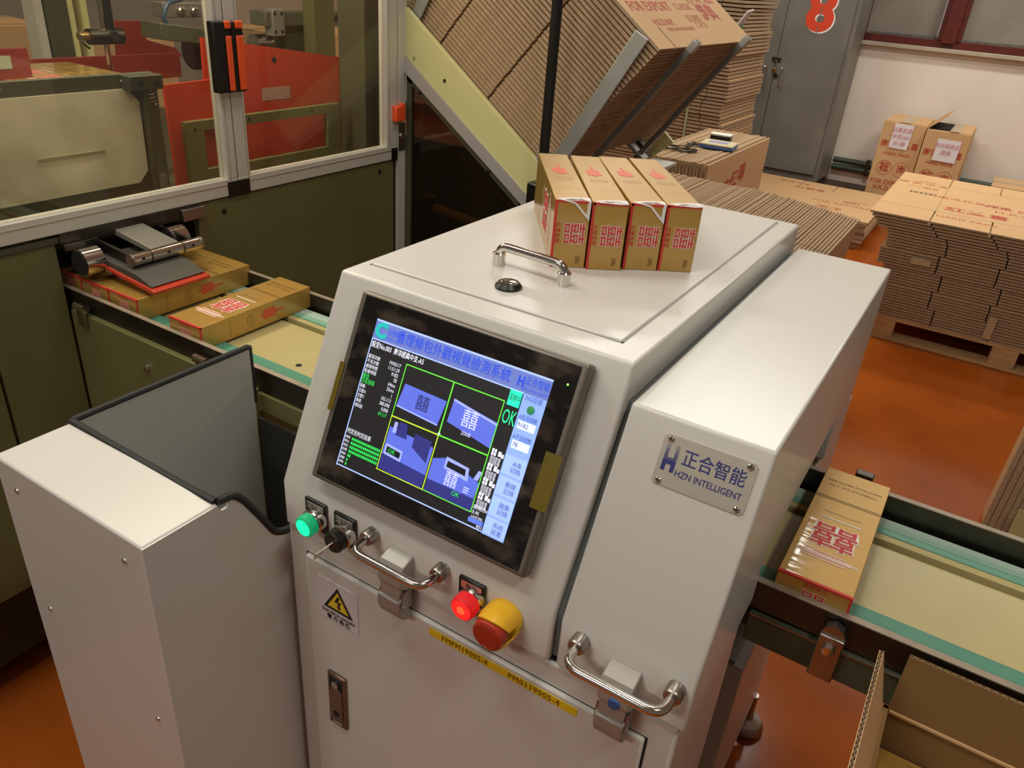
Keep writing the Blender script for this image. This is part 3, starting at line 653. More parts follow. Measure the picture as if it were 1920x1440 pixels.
# labels
yb = obj('asset_label', BX(-.402, -.201, .5459, .5466, .8505, .8620), YELLOW, dr)
lettering('asset_number', yb, mat('brown_ink', '6a4410', .6), [(("FMPM19005-4", (-.3500, .5458, .8562), X_, Z_, .0120), dict(sx=.86, space=1.1)), (("PM0119005-4", (-.2560, .5458, .8562), X_, Z_, .0120), dict(sx=.92, space=1.1))])
ws = obj('warning_sticker', BX(-.584, -.515, .5457, .5466, .7765, .8465), mat('sticker_white', 'cfc7c9', .5), dr)
FO = (-.5495, .5455, .8075)
obj('warning_triangle', poly(new(), FO, X_, Z_, [(-.026, -.010), (.026, -.010), (0, .033)], 0), INK, ws, smooth=False, fix=False)
obj('warning_triangle_fill', poly(new(), FO, X_, Z_, [(-.0185, -.0055), (.0185, -.0055), (0, .025)], .0002), YELLOW, ws, smooth=False, fix=False)
obj('lightning_bolt', poly(new(), FO, X_, Z_, [(-.001, .018), (-.006, .006), (.000, .0075), (-.0005, .001), (-.003, .0018), (.002, -.005), (.005, .002), (.0025, .0015), (.006, .011), (.0005, .009), (.004, .018)], .0004), INK, ws, smooth=False, fix=False)
lettering('warning_text', ws, INK, [(("ELECTRICAL HAZARD", (-.5495, .5455, .7915), X_, Z_, .0068), dict(bold=.02, sx=.86)), (("電 力 危 險", (-.5495, .5455, .7832), X_, Z_, .0085), dict(bold=.03))])
lk = obj('swing_lock', BX(-.5725, -.5400, .5415, .5466, .5755, .6790), mat('lock_steel', '7d6a5b', .35, .8), dr, 0.0015)
obj('lock_lever', prism(new(), [(-.569, .590), (-.5455, .590), (-.5455, .645), (-.550, .652), (-.5565, .655), (-.563, .652), (-.569, .645)], 'y', .5395, .5418), mat('lock_steel_2', '8a7463', .33, .8), lk, 0.0008)
obj('lock_recess', BX(-.569, -.5445, .5412, .5416, .652, .672), DARK, lk)
obj('lock_button', lathe(new(), (-.5567, .5415, .662), FN, [(.0062, 0), (.0062, .003), (.0055, .0036)], 18), CHROME, lk)
obj('lock_keyhole', lathe(new(), (-.5567, .5396, .603), FN, [(.0062, 0), (.006, .0004)], 18), DARK, lk)
lettering('lock_mark', lk, WHITE, [(("Junhe", (-.557, .5412, .5835), X_, Z_, .0085), dict(shear=.4, sx=.8))])
# right side print stripes under the module edge are only reflections in the paint

# ------------------------------------------------------------------ reject bin guard on the left of the machine
gd = thing('reject_guard', 'open white sheet metal guard bin left of the inspection machine', 'guard', (-0.8, 0.55, 0))
obj('front_box', BX(-.945, -.652, .360, .460, .10, .98), PAINT, gd, 0.003)
obj('left_panel', BX(-.957, -.949, .462, .770, .10, .975), PAINTG, gd, 0.001)
obj('right_panel', prism(new(), [(.36, .10), (.36, .9785), (.458, .9785), (.464, .968), (.472, .968), (.478, .978), (.490, .972), (.512, .935), (.535, .893), (.556, .876), (.60, .872), (.60, .10)], 'x', -.6545, -.6505), PAINT, gd)
obj('bin_floor', BX(-.949, -.655, .46, .77, .30, .31), GASK, gd)
obj('back_shade_sheet', BX(-.949, -.655, .772, .778, .10, .84), mat('inside_shade', '23211d', .6), gd)  # dark sheet put in for the shaded inside; the bin is open behind
def trim(name, pts): return obj(name, tube(new(), pts, .0052, 8), RUBBER, gd)
trim('edge_trim', [(-.953, .468, .977), (-.953, .62, .977), (-.953, .768, .977)]); trim('edge_trim', [(-.953, .770, .978), (-.953, .771, .93), (-.953, .771, .872)])
trim('edge_trim', [(-.945, .462, .981), (-.80, .463, .977), (-.70, .461, .978), (-.655, .460, .981)])
trim('edge_trim', arc([(-.652, .461, .983), (-.652, .482, .981), (-.652, .496, .965), (-.652, .520, .922), (-.652, .538, .888), (-.652, .557, .877), (-.652, .60, .874)], .008, 3))
for x, z in ((-.905, .943), (-.69, .943), (-.905, .745), (-.69, .68)):
    obj('screw', lathe(new(), (x, .3600, z), FN, [(.0038, 0), (.0036, .0014), (.002, .0024), (.0012, .0018)], 14), CHROME, gd)

# ------------------------------------------------------------------ gold cigarette cartons
def build_carton():
    t = thing('gold_carton', 'x', 'carton', (0, 0, 0))
    W, L, H = .0435, .1375, .045
    obj('box', BX(-W, W, -L, L, 0, H), GOLD, t, 0.0008)
    bm = new(); bx(bm, -W-.0002, W+.0002, -L-.0002, -L+.004, H-.003, H+.0002); bx(bm, W-.0026, W+.0002, -L-.0002, -L+.0025, .001, H); obj('red_edge', bm, RED, t)
    up, rt = -Y_, -X_; o = (0, 0, H)
    def wide(dy, dx=0): return (-dx, -dy, H)
    lettering('emblem_outline', t, WHITE, [(("囍", (0, -.030, H), rt, up, .056), dict(off=.0003, bold=.030, sx=1.05))])
    lettering('emblem', t, RED, [(("囍", (0, -.030, H), rt, up, .056), dict(off=.0005, bold=.009, sx=1.05))])
    bm = new(); rect(bm, (0, 0, H), X_, Y_, -.026, .026, .006, .0085, .0004); obj('white_line', bm, WHITE, t, smooth=False, fix=False)
    bm = new(); rect(bm, (0, 0, H), X_, Y_, -.034, .030, -.083, -.0755, .0003); rect(bm, (0, 0, H), X_, Y_, -.028, .022, -.0735, -.0700, .0003); rect(bm, (0, 0, H), X_, Y_, -.030, .024, -.0885, -.0848, .0003); obj('warning_band', bm, PINK, t, smooth=False, fix=False)
    lettering('warning_band_text', t, WHITE, [(("吸煙危害健康 盡早戒煙有益", (0, -.0790, H), rt, up, .0062), dict(off=.0005))])
    lettering('brown_lettering', t, BROWNINK, [(("NANYANG BROTHERS", (0, .105, H), rt, up, .0072), dict(off=.0004)), (("TOBACCO CO. LTD", (0, .093, H), rt, up, .0072), dict(off=.0004)), (("CLASSIC DOUBLE HAPPINESS", (0, .022, H), rt, up, .0038), dict(off=.0004))])
    bm = new()
    for y in (.058, .054): rect(bm, (0, 0, H), X_, Y_, -W, W, y-.0006, y+.0006, .0003)
    obj('brown_line', bm, BROWNINK, t, smooth=False, fix=False)
    # near end, glyph top pointing down
    e = lambda x, z: (x, -L, z)
    lettering('end_emblem_outline', t, WHITE, [(("囍", e(.002, .0195), -X_, -Z_, .030), dict(off=.0003, bold=.024))])
    lettering('end_emblem', t, RED, [(("囍", e(.002, .0195), -X_, -Z_, .030), dict(off=.0005, bold=.006)), (("紅雙喜煙", e(.002, .0395), -X_, -Z_, .0068), dict(off=.0004))])
    lettering('end_count', t, BROWNINK, [(("200s", e(-.032, .0105), -X_, -Z_, .0085), dict(off=.0004, sx=.7))])
    # long side
    s = lambda y, z: (W, y, z)
    bm = new()
    poly(bm, s(0, 0), Y_, Z_, [(.010, .013), (.040, .015), (.043, .022), (.039, .034), (.012, .033), (.008, .024)], .0003); rect(bm, s(0, 0), Y_, Z_, .041, .064, .0210, .0250, .0003); rect(bm, s(0, 0), Y_, Z_, .002, .009, .0215, .0245, .0003)
    obj('side_emblem', bm, mat('faded_red_print', 'cf5a3c', .5), t, smooth=False, fix=False)
    bm = new(); ring(bm, s(0, 0), Y_, Z_, -.022, .022, .009, .0125, .0007, .0003); obj('side_oval', bm, BROWNINK, t, smooth=False, fix=False)
    lettering('side_lettering', t, BROWNINK, [(("NANYANG", s(-.022, .022), Z_, -Y_, .004), dict(off=.0003)), (("SMOKING SERIOUSLY HARMS YOU", s(-.072, .022), Z_, -Y_, .0022), dict(off=.0003)), (("FILTER", s(.115, .022), Z_, -Y_, .004), dict(off=.0003))])
    return t
c0 = build_carton(); used = [False]
def carton(loc, rot, label, group):
    t = c0 if not used[0] else copy_tree(c0); used[0] = True
    t.location = loc; t.rotation_euler = rot; return tag(t, label, 'carton', group)
ZB = .902
carton((-.0285, .9385, ZB), (0, 0, 0), 'gold carton on the belt leaving the machine on the right', 'cartons on the conveyor')
carton((-1.1685, .942, ZB), (0, 0, R(.6)), 'single gold carton on the belt in front of the press', 'cartons on the conveyor')
carton((-1.357, .947, ZB), (0, 0, 0), 'gold carton half under the red press pad', 'cartons on the conveyor')
carton((-1.4455, .946, ZB), (0, 0, 0), 'gold carton under the press beside the steel roller', 'cartons on the conveyor')
carton((-1.5345, .946, ZB), (0, 0, 0), 'gold carton inside the outfeed opening', 'cartons on the conveyor')
PH = R(35.1)
FL = [(-.449, .850, 'leftmost'), (-.409, .875, 'second from the left'), (-.372, .909, 'third from the left'), (-.334, .937, 'rightmost')]
TORN = mat('torn_white_foil', 'ded6d2', .5); FOIL = mat('silver_liner', 'b9b2a4', .25, .8)
for i, (x, y, wd) in enumerate(FL):
    ph = PH+R((0, -.6, .4, 0)[i]); c_, s_ = math.cos(ph), math.sin(ph)
    lx, ly = -.045, -.1375
    t = carton((x-(c_*lx-s_*ly), y-(s_*lx+c_*ly), 1.2228+.0435), (0, R(-90), ph), 'gold carton standing on the machine lid, '+wd+' of four', 'cartons standing on the lid')
    # torn corner of the wrap on the upper front edge (carton's own coordinates: x up, z left)
    bm = new(); W, L = .0435, .1375
    big = i in (0, 2)
    P = [(W+.0012, -L+.005, .043), (W+.0016, -L+.009, .030), (W+.0018, -L+.012, .012), (W+.0014, -L+.013, .0005), (W+.0005, -L-.0012, .0004)]
    P += [(W-.024, -L-.0012, .0006), (W-.016, -L-.0012, .009), (W-.003, -L-.0012, .021)] if big else [(W-.0005, -L-.0012, .010)]
    P += [(W+.0006, -L-.0010, .036)]
    vs = [bm.verts.new(p) for p in P]; cen = bm.verts.new((W+.0030, -L+.003, .014))
    for a, b in zip(vs, vs[1:]+vs[:1]): bm.faces.new((a, b, cen))
    me = bpy.data.meshes.new('torn_flap'); bm.to_mesh(me); bm.free(); me.materials.append(TORN)
    o = bpy.data.objects.new('torn_flap', me); C.objects.link(o); o.parent = t
    bm = new(); vs = [bm.verts.new(p) for p in ((W+.0016, -L+.0015, .034), (W+.0021, -L+.0035, .026), (W+.0026, -L+.0015, .018), (W+.0022, -L-.0002, .026))]; bm.faces.new(vs)
    me = bpy.data.meshes.new('silver_liner'); bm.to_mesh(me); bm.free(); me.materials.append(FOIL)
    o = bpy.data.objects.new('silver_liner', me); C.objects.link(o); o.parent = t

# ------------------------------------------------------------------ conveyor
cv = thing('conveyor', 'narrow belt conveyor with steel guide rails running through the machine', 'conveyor', (-.5, .95, 0))
XA, XB = -1.62, .75
obj('deck_plate', BX(XA, XB, .857, 1.003, .880, .8965), DECK, cv, .001)
obj('belt', BX(XA, XB, .803, .856, .885, .9015), BELT, cv, .001)
obj('belt', BX(XA, XB, 1.028, 1.067, .885, .9015), BELTW, cv, .001)
obj('deck_ledge', BX(XA, XB, 1.014, 1.027, .870, .9005), DECK, cv, .001)
obj('deck_channel', BX(XA, XB, 1.003, 1.014, .870, .882), OLIVED, cv)
obj('slot', BX(XA, XB, 1.067, 1.079, .870, .885), OLIVED, cv)
obj('guide_rail', BX(XA+.07, XB, .791, .8015, .884, .9245), STEELD, cv, .0008)
obj('guide_rail', BX(XA+.07, XB, 1.0785, 1.0885, .886, .9320), STEELD, cv, .0008)
WEAR = mat('worn_rail_edge', 'a3937f', .55, .4, var=.2, vscale=30)
obj('rail_wear_strip', BX(XA+.07, XB, .7912, .8013, .9245, .9256), WEAR, cv); obj('rail_wear_strip', BX(XA+.07, XB, 1.0787, 1.0883, .9320, .9331), WEAR, cv)
obj('side_beam', BX(-.088, XB, .786, .800, .835, .880), OLIVED, cv, .001); obj('side_beam', BX(-.09, XB, 1.089, 1.104, .835, .893), OLIVED, cv, .001)
obj('side_beam', BX(-1.0, -.6, .786, .800, .845, .880), OLIVE, cv, .001)
obj('beam_edge', BX(-.088, XB, .7848, .7862, .8775, .8795), STEEL, cv)
obj('side_panel', BX(-1.498, -.962, .780, .795, .16, .886), OLIVE, cv, .002)
obj('under_tray', BX(XA, XB, .80, 1.088, .845, .868), OLIVED, cv)
for x, y in ((-.959, .882), (-.80, .97), (.30, .88)): obj('deck_hole', lathe(new(), (x, y, .8966), Z_, [(.006, 0), (.0055, .0003)], 16), DARK, cv)
obj('rail_joint_hole', cyl(new(), (-.955, .7906, .905), (-.955, .7925, .905), .004, 10), DARK, cv)
# clamps that hold the rail
k = obj('rail_clamp', BX(-.006, .0225, .772, .789, .840, .905), STEEL, cv, .0015)
obj('clamp_cap', prism(new(), [(-.006, .905), (.0225, .905), (.018, .914), (.008, .919), (-.002, .914)], 'y', .776, .789), STEEL, k)
obj('hex_bolt', lathe(new(), (.008, .772, .888), FN, [(.0078, 0), (.0078, .005), (.0065, .0055)], 6), CHROME, k)
k = obj('rail_clamp', BX(-.035, -.010, 1.0895, 1.104, .894, .945), STEELD, cv, .0015)
for x in (-1.452, -1.092):
    k = obj('rail_clamp', BX(x-.012, x+.012, .772, .780, .862, .905), STEEL, cv, .0015)
    obj('clamp_pin', cyl(new(), (x-.014, .776, .905), (x+.018, .776, .905), .0085, 16), CHROME, k)
    obj('pin_cap', cyl(new(), (x-.0165, .776, .905), (x-.014, .776, .905), .0068, 12), STEELD, k)
sc_ = obj('panel_screw', lathe(new(), (-1.264, .780, .830), FN, [(.006, 0), (.006, .006), (.0045, .007)], 8), CHROME, cv)
for x in (.15, .62):
    for y in (.81, 1.08): obj('leg', BX(x-.02, x+.02, y-.015, y+.015, 0, .845), OLIVED, cv)

# ------------------------------------------------------------------ open case at the lower right
oc = thing('open_case', 'open brown corrugated case with raised flaps below the conveyor', 'box', (.3, .58, .30))
bm = new(); x0, x1, y0, y1, zc, zb = .078, .56, .40, .738, .879, .30
for a in ((x0, x0+.005, y0, y1, zb, zc), (x1-.005, x1, y0, y1, zb, zc), (x0, x1, y0, y0+.005, zb, zc), (x0, x1, y1-.005, y1, zb, zc), (x0, x1, y0, y1, zb, zb+.006)): bx(bm, *a)
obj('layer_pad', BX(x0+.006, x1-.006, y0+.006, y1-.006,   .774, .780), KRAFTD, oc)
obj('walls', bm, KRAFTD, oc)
def flap(o, u, v, lu, lv, name='flap', m_=KRAFT):
    """corrugated flap: two liners and a fluted edge"""
    o, u, v = Vector(o), Vector(u).normalized(), Vector(v).normalized(); n = u.cross(v)
    bm = new(); T = .0046
    for s in (0, T-.0006): obx(bm, o+u*lu/2+v*lv/2+n*(s+.0003), u, v, n, lu/2, lv/2, .0003)
    fl = obj(name, bm, m_, oc)
    bm = new(); N_ = int(lu/.0011); prev = None
    for i in range(N_+1):
        a = i*.0011; h = T/2+(T/2-.0006)*math.sin(a/.0075*2*math.pi)
        cur = [bm.verts.new(o+u*a+v*q+n*(h+e)) for q in (0, lv-.0002) for e in (-.0003, .0003)]
        if prev: bm.faces.new((prev[0], cur[0], cur[2], prev[2])); bm.faces.new((prev[1], prev[3], cur[3], cur[1])); bm.faces.new((prev[2], cur[2], cur[3], prev[3]))
        prev = cur
    obj('flute', bm, KRAFTE, fl)
    return fl
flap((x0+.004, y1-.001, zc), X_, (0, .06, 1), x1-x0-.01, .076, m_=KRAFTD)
flap((x0+.001, y1-.02, zc), -Y_, (-.26, 0, 1), y1-y0-.025, .088)
flap((x1-.001, y0+.01, zc), Y_, (.5, 0, 1), y1-y0-.02, .085)
obj('crease', BX(x0+.006, x1-.006, y1-.008, y1-.004, zc-.002, zc+.001), KRAFT, oc)
carton((.226, .686, .7805), (0, 0, R(90)), 'gold carton lying in the open case at the bottom edge', 'cartons in the open case')
carton((.230, .595, .7805), (0, 0, R(91)), 'gold carton deeper in the open case', 'cartons in the open case')
# ------------------------------------------------------------------ olive case packer behind glass doors (left)
pk = thing('packing_machine', 'olive green packing machine with glazed aluminium doors behind the conveyor', 'machine', (-2.1, 1.1, 0))
DP = -1.5
def door(y0, y1, sl, sr, name):
    zb, zt = 1.040, 1.90
    d = obj(name, BX(DP-.030, DP, y0, y1, zb, zb+.039), ALU, pk, .0015)
    obj('top_rail', BX(DP-.030, DP, y0, y1, zt-.04, zt), ALU, d, .0015)
    obj('stile', BX(DP-.030, DP, y0, y0+sl, zb+.039, zt-.04), ALU, d, .0015)
    obj('stile', BX(DP-.030, DP, y1-sr, y1, zb+.039, zt-.04), ALU, d, .0015)
    bm = new()
    bx(bm, DP, DP+.0012, y0+.01, y1-.01, zb+.026, zb+.0275); bx(bm, DP, DP+.0012, y0+sl-.008, y0+sl-.0066, zb+.03, zt-.04); bx(bm, DP, DP+.0012, y1-sr+.0066, y1-sr+.008, zb+.03, zt-.04)
    obj('profile_groove', bm, mat('bright_aluminium', 'd3cec3', .3, .9), d)
    obj('pane', BX(DP-.018, DP-.014, y0+sl-.005, y1-sr+.005, zb+.035, zt-.035), CLEAR, d)
    return d
d1 = door(.10, 1.2285, .03, .027, 'door'); d2 = door(1.2315, 1.812, .036, .044, 'door')
for d_, y0, y1 in ((d1, 1.198, 1.2295), (d2, 1.2305, 1.262), (d2, 1.786, 1.8125)): obj('corner_block', BX(DP-.031, DP+.002, y0, y1, 1.0385, 1.0725), BLACK, d_)
def pull(d_, y0, y1, oy0, oy1):
    h = obj('handle', prism(new(), [(y0, 1.272), (y1, 1.272), (y1, 1.416), (y0, 1.416)], 'x', DP, DP+.022), BLACK, d_, .003)
    obj('orange_insert', BX(DP+.0215, DP+.0255, oy0, oy1, 1.276, 1.388), ORANGE, h, .002)
    obj('orange_cap', BX(DP+.016, DP+.0258, oy0, oy1, 1.402, 1.4175), ORANGE, h, .002)
    obj('finger_recess', BX(DP+.0215, DP+.0226, y0+.003 if oy0 > y0+.01 else oy1, oy0-.003 if oy0 > y0+.01 else y1-.002, 1.300, 1.395), mat('handle_recess', '070707', .6), h)
pull(d1, 1.184, 1.2290, 1.2130, 1.2275); pull(d2, 1.2310, 1.262, 1.2405, 1.2595)
obj('corner_post', BX(DP-.035, DP, 1.8155, 1.851, .30, 1.95), ALU, pk, .0015)
hg = obj('hinge', BX(DP-.002, DP+.016, 1.790, 1.818, 1.148, 1.190), ORANGE, pk, .003); obj('hinge_leaf', BX(DP-.002, DP+.014, 1.8185, 1.834, 1.146, 1.196), ORANGE, hg, .002)
st_ = obj('latch_plate', BX(DP, DP+.003, 1.8175, 1.846, 1.062, 1.140), STEEL, pk); obj('latch_screw', lathe(new(), (DP+.003, 1.830, 1.103), X_, [(.009, 0), (.009, .004), (.006, .0055)], 16), CHROME, st_)
# lower enamel panels
obj('lower_panel', BX(-1.525, -1.505, 1.112, 1.802, .20, 1.036), OLIVE, pk, .003)
for y, z in ((1.184, 1.006), (1.739, 1.011)): obj('panel_hole', cyl(new(), (-1.5052, y, z), (-1.5035, y, z), .0065, 14), DARK, pk)
obj('panel_gap', BX(-1.53, -1.510, 1.802, 1.8155, .20, 1.036), DARK, pk)
obj('lower_panel', BX(-1.525, -1.505, .628, .781, .29, 1.022), OLIVE, pk, .003)
obj('lower_panel', BX(-1.525, -1.503, -.30, .622, .29, 1.022), OLIVE, pk, .003)
obj('panel_cap', BX(-1.53, -1.502, -.30, .79, 1.022, 1.034), OLIVED, pk)
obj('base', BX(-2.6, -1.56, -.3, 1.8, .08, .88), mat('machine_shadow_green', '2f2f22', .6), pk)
obj('table', BX(-2.6, -1.53, -.3, 1.8, 1.0, 1.035), OLIVED, pk)
for y in (-.2, .7, 1.7): obj('machine_foot', BX(-1.66, -1.60, y, y+.06, 0, .08), STEELD, pk)
obj('opening_lintel', BX(-1.53, -1.497, .788, 1.112, 1.018, 1.040), STEELD, pk)
obj('opening_bracket', BX(-1.50, -1.486, 1.06, 1.118, 1.010, 1.036), STEEL, pk, .001); obj('opening_bracket', BX(-1.50, -1.490, .790, .86, 1.006, 1.020), STEELD, pk, .001)
# press that settles the cartons
pr_ = obj('press_arm', prism(new(), [(-1.60, 1.022), (-1.50, 1.026), (-1.385, 1.012), (-1.385, 1.000), (-1.50, 1.012), (-1.60, 1.008)], 'y', .903, .968), mat('cast_grey', '8d887d', .5, .3), pk, .002)
obj('press_shaft', cyl(new(), (-1.377, .852, 1.0), (-1.377, 1.012, 1.0), .0125, 22), CHROME, pr_)
for y in (.891, .966): obj('shaft_collar', cyl(new(), (-1.377, y, 1.0), (-1.377, y+.003, 1.0), .0130, 22), STEELD, pr_)
for y in (.850, 1.010): obj('shaft_end', lathe(new(), (-1.377, y, 1.0), Y_, [(.0135, 0), (.0135, .004)], 22), STEEL, pr_)
for y in (.872, .930, .988): obj('set_screw', cyl(new(), (-1.3645, y, 1.003), (-1.3635, y, 1.003), .003, 10), DARK, pr_)
obj('side_arm', prism(new(), [(-1.50, 1.016), (-1.38, 1.008), (-1.375, .992), (-1.48, .978), (-1.50, .990)], 'y', .856, .864), STEELD, pr_, .001)
obj('side_arm', prism(new(), [(-1.50, 1.016), (-1.38, 1.008), (-1.375, .992), (-1.48, .978), (-1.50, .990)], 'y', .998, 1.005), STEELD, pr_, .001)
for y in (.806, 1.004):
    w_ = obj('press_roller', cyl(new(), (-1.462, y-.008, .988), (-1.462, y+.030, .988), .0285, 28), CHROME, pr_)
    obj('roller_hub', cyl(new(), (-1.462, y-.0095, .988), (-1.462, y-.0078, .988), .025, 24), DARK, w_)
pd_ = obj('press_pad', prism(new(), [(-1.47, .973), (-1.30, .956), (-1.288, .957), (-1.288, .9635), (-1.30, .966), (-1.47, .982)], 'y', .834, .964), REDP, pr_, .002)
obj('pad_holder', prism(new(), [(-1.47, .982), (-1.305, .9665), (-1.30, .969), (-1.345, .983), (-1.47, .992)], 'y', .838, .960), mat('pad_rubber', '4a4640', .5), pr_)
obj('opening_shade', BX(-1.62, -1.60, .79, 1.11, .95, 1.02), DARK, pk)  # dark sheet standing in for the shaded interior behind the opening

# unseen glowing tube and area light added above the doors to brighten the plates
tl_ = obj('added_glow_tube', cyl(new(), (-1.575, .55, 1.86), (-1.575, 1.65, 1.86), .013, 14), em('added_tube_glow', 'fff4e0', 4.0), pk)
L = bpy.data.lights.new('added_cabinet_fill', 'AREA'); L.shape = 'RECTANGLE'; L.size = .03; L.size_y = 1.1; L.energy = 9; L.color = (1.0, .97, .88)
lo_ = bpy.data.objects.new('added_cabinet_fill', L); C.objects.link(lo_); lo_.location = (-1.57, 1.1, 1.84); lo_.rotation_euler = (0, R(-12), 0)
# --- things seen through the glass
fp = obj('hopper_frame', prism(new(), [(.40, 1.048), (1.118, 1.048), (1.125, 1.304), (.40, 1.304)], 'x', -1.632, -1.620), OLIVED, pk, .002)
obj('frosted_plate', prism(new(), [(.60, 1.074), (1.055, 1.074), (1.079, 1.098), (1.082, 1.246), (1.056, 1.274), (.60, 1.274)], 'x', -1.6205, -1.6175), FROST, fp)
obj('plate_groove', BX(-1.6176, -1.6166, .84, .985, 1.150, 1.156), mat('shadow_groove', 'a49d85', .5), fp)
obj('frame_column', BX(-1.635, -1.600, 1.085, 1.118, 1.036, 1.290), OLIVED, pk, .002)
cl = obj('clamp_block', BX(-1.640, -1.590, 1.048, 1.128, 1.272, 1.302), mat('dark_clamp', '46473c', .5, .3), pk, .002)
for y in (1.072, 1.112): obj('clamp_bolt', cyl(new(), (-1.590, y, 1.287), (-1.5885, y, 1.287), .0065, 12), DARK, cl)
bm = new()
tube(bm, [(-1.606+.010*math.cos(t*.9), 1.103+.010*math.sin(t*.9), 1.240+.0011*t) for t in range(29)], .0022, 6)
obj('coil_spring', bm, STEEL, pk)
obj('guide_pin', cyl(new(), (-1.600, 1.100, 1.045), (-1.600, 1.100, 1.092), .011, 16), STEEL, pk)
for a in (0.80, 1.05): obj('frame_screw', lathe(new(), (-1.6195, a, 1.289), X_, [(.004, 0), (.003, .002)], 10), STEEL, pk)
obj('red_plate', prism(new(), [(1.18, 1.036), (1.325, 1.036), (1.318, 1.272), (1.178, 1.267)], 'x', -1.668, -1.660), REDP, pk)
r2_ = obj('red_plate', prism(new(), [(1.315, 1.036), (1.889, 1.036), (1.892, 1.284), (1.329, 1.360)], 'x', -1.712, -1.704), REDP, pk)
for y, z in ((1.83, 1.274), (1.866, 1.266), (1.55, 1.30)): obj('plate_hole', cyl(new(), (-1.7042, y, z), (-1.7030, y, z), .0075, 12), DARK, r2_)
obj('plate_label', BX(-1.7042, -1.7034, 1.50, 1.60, 1.20, 1.232), mat('faint_label', 'b08a7e', .5), r2_)
gf = obj('green_frame', BX(-1.66, -1.645, 1.21, 1.732, 1.160, 1.184), OLIVE, pk, .001)
obj('frame_upright', BX(-1.66, -1.645, 1.21, 1.262, 1.036, 1.160), OLIVE, gf, .001); obj('frame_upright', BX(-1.66, -1.645, 1.68, 1.732, 1.036, 1.160), OLIVE, gf, .001); obj('frame_foot', BX(-1.66, -1.645, 1.262, 1.68, 1.036, 1.068), OLIVE, gf, .001)
for y, z in ((1.236, 1.165), (1.40, 1.172), (1.62, 1.172)): obj('frame_hole', cyl(new(), (-1.6452, y, z), (-1.6440, y, z), .004, 10), DARK, gf)
obj('side_column', BX(-1.70, -1.60, 1.79, 1.93, 1.0, 1.95), OLIVED, pk, .003)
obj('cover_strip', BX(-1.715, -1.695, 1.885, 1.90, 1.03, 1.29), BLACK, pk)
obj('back_red_strip', BX(-2.16, -2.15, 1.10, 1.592, 1.20, 1.268), REDD, pk, .001)
obj('red_bracket', prism(new(), [(1.425, 1.25), (1.64, 1.25), (1.62, 1.275), (1.56, 1.29), (1.525, 1.30), (1.515, 1.35), (1.43, 1.35)], 'x', -2.21, -2.20), REDD, pk, .001)
for y0, y1, m_ in ((1.325, 1.350, ALU), (1.355, 1.418, OLIVED), (1.424, 1.440, PALEG), (1.463, 1.482, PALEG)): obj('frame_post', BX(-2.46, -2.40, y0, y1, 1.035, 1.95), m_, pk, .002)
obj('slide_rod', cyl(new(), (-2.0, 1.27, 1.25), (-2.0, 1.27, 1.9), .007, 12), CHROME, pk); obj('slide_rod', cyl(new(), (-2.0, 1.285, 1.35), (-2.0, 1.285, 1.9), .012, 12), mat('blue_black_rod', '23252c', .3, .5), pk)
ac = obj('air_cylinder', cyl(new(), (-2.0, 1.225, 1.334), (-2.0, 1.315, 1.334), .019, 18), STEELD, pk)
obj('cylinder_cap', cyl(new(), (-1.985, 1.28, 1.336), (-1.972, 1.28, 1.336), .012, 14), DARK, ac); obj('air_fitting', cyl(new(), (-2.0, 1.20, 1.336), (-2.0, 1.226, 1.336), .010, 12), mat('brass_fitting', 'a58b5a', .35, .8), ac)
obj('air_hose', tube(new(), arc([(-1.99, 1.20, 1.336), (-1.97, 1.185, 1.335), (-1.96, 1.19, 1.318), (-1.97, 1.205, 1.312)], .01), .003, 8), BLACK, ac)
obj('valve_block', BX(-1.95, -1.90, 1.375, 1.53, 1.385, 1.42), mat('grey_manifold', '807a6f', .45, .5), pk, .002)
for y in (1.425, 1.465): obj('valve_knob', lathe(new(), (-1.90, y, 1.400), X_, [(.011, 0), (.011, .008), (.008, .011)], 14), STEEL, pk)
obj('carriage_beam', prism(new(), [(1.29, 1.345), (1.53, 1.318), (1.53, 1.355), (1.29, 1.383)], 'x', -1.88, -1.80), OLIVED, pk, .002)
def hose(pts): obj('air_hose', tube(new(), arc(pts, .02), .0055, 10), mat('blue_hose', '2d4658', .4), pk)
hose([(-1.86, 1.40, 1.43), (-1.84, 1.345, 1.425), (-1.84, 1.325, 1.385), (-1.84, 1.36, 1.36), (-1.84, 1.45, 1.352)]); hose([(-1.86, 1.53, 1.45), (-1.84, 1.49, 1.41), (-1.84, 1.50, 1.36)])
obj('motor_drum', cyl(new(), (-2.1, 1.60, 1.275), (-2.1, 1.75, 1.275), .05, 24), STEELD, pk)
obj('cross_beam', BX(-2.05, -1.98, 1.78, 2.21, 1.352, 1.392), mat('beam_grey_green', '6a6a5c', .45, .3), pk, .002)
for y in (2.08, 2.14): obj('beam_hole', cyl(new(), (-1.9802, y, 1.372), (-1.979, y, 1.372), .008, 12), DARK, pk)
mp_ = obj('mount_plate', BX(-2.01, -1.97, 1.80, 1.845, 1.325, 1.40), mat('light_grey_plate', '96928a', .45, .4), pk, .002)
for y in (1.807, 1.834):
    for z in (1.338, 1.388): obj('plate_bolt', cyl(new(), (-1.970, y, z), (-1.9685, y, z), .005, 10), DARK, mp_)
obj('upright', BX(-2.06, -2.0, 1.87, 1.99, 1.03, 1.36), OLIVED, pk, .002); obj('upright', BX(-1.98, -1.93, 1.93, 2.02, 1.03, 1.9), OLIVE, pk, .002)
obj('pulley', cyl(new(), (-2.02, 1.76, 1.30), (-2.02, 1.82, 1.30), .028, 20), STEEL, pk)
obj('strut', tube(new(), [(-2.1, 2.02, 1.50), (-2.1, 2.25, 1.33)], .012, 10), BLACK, pk)
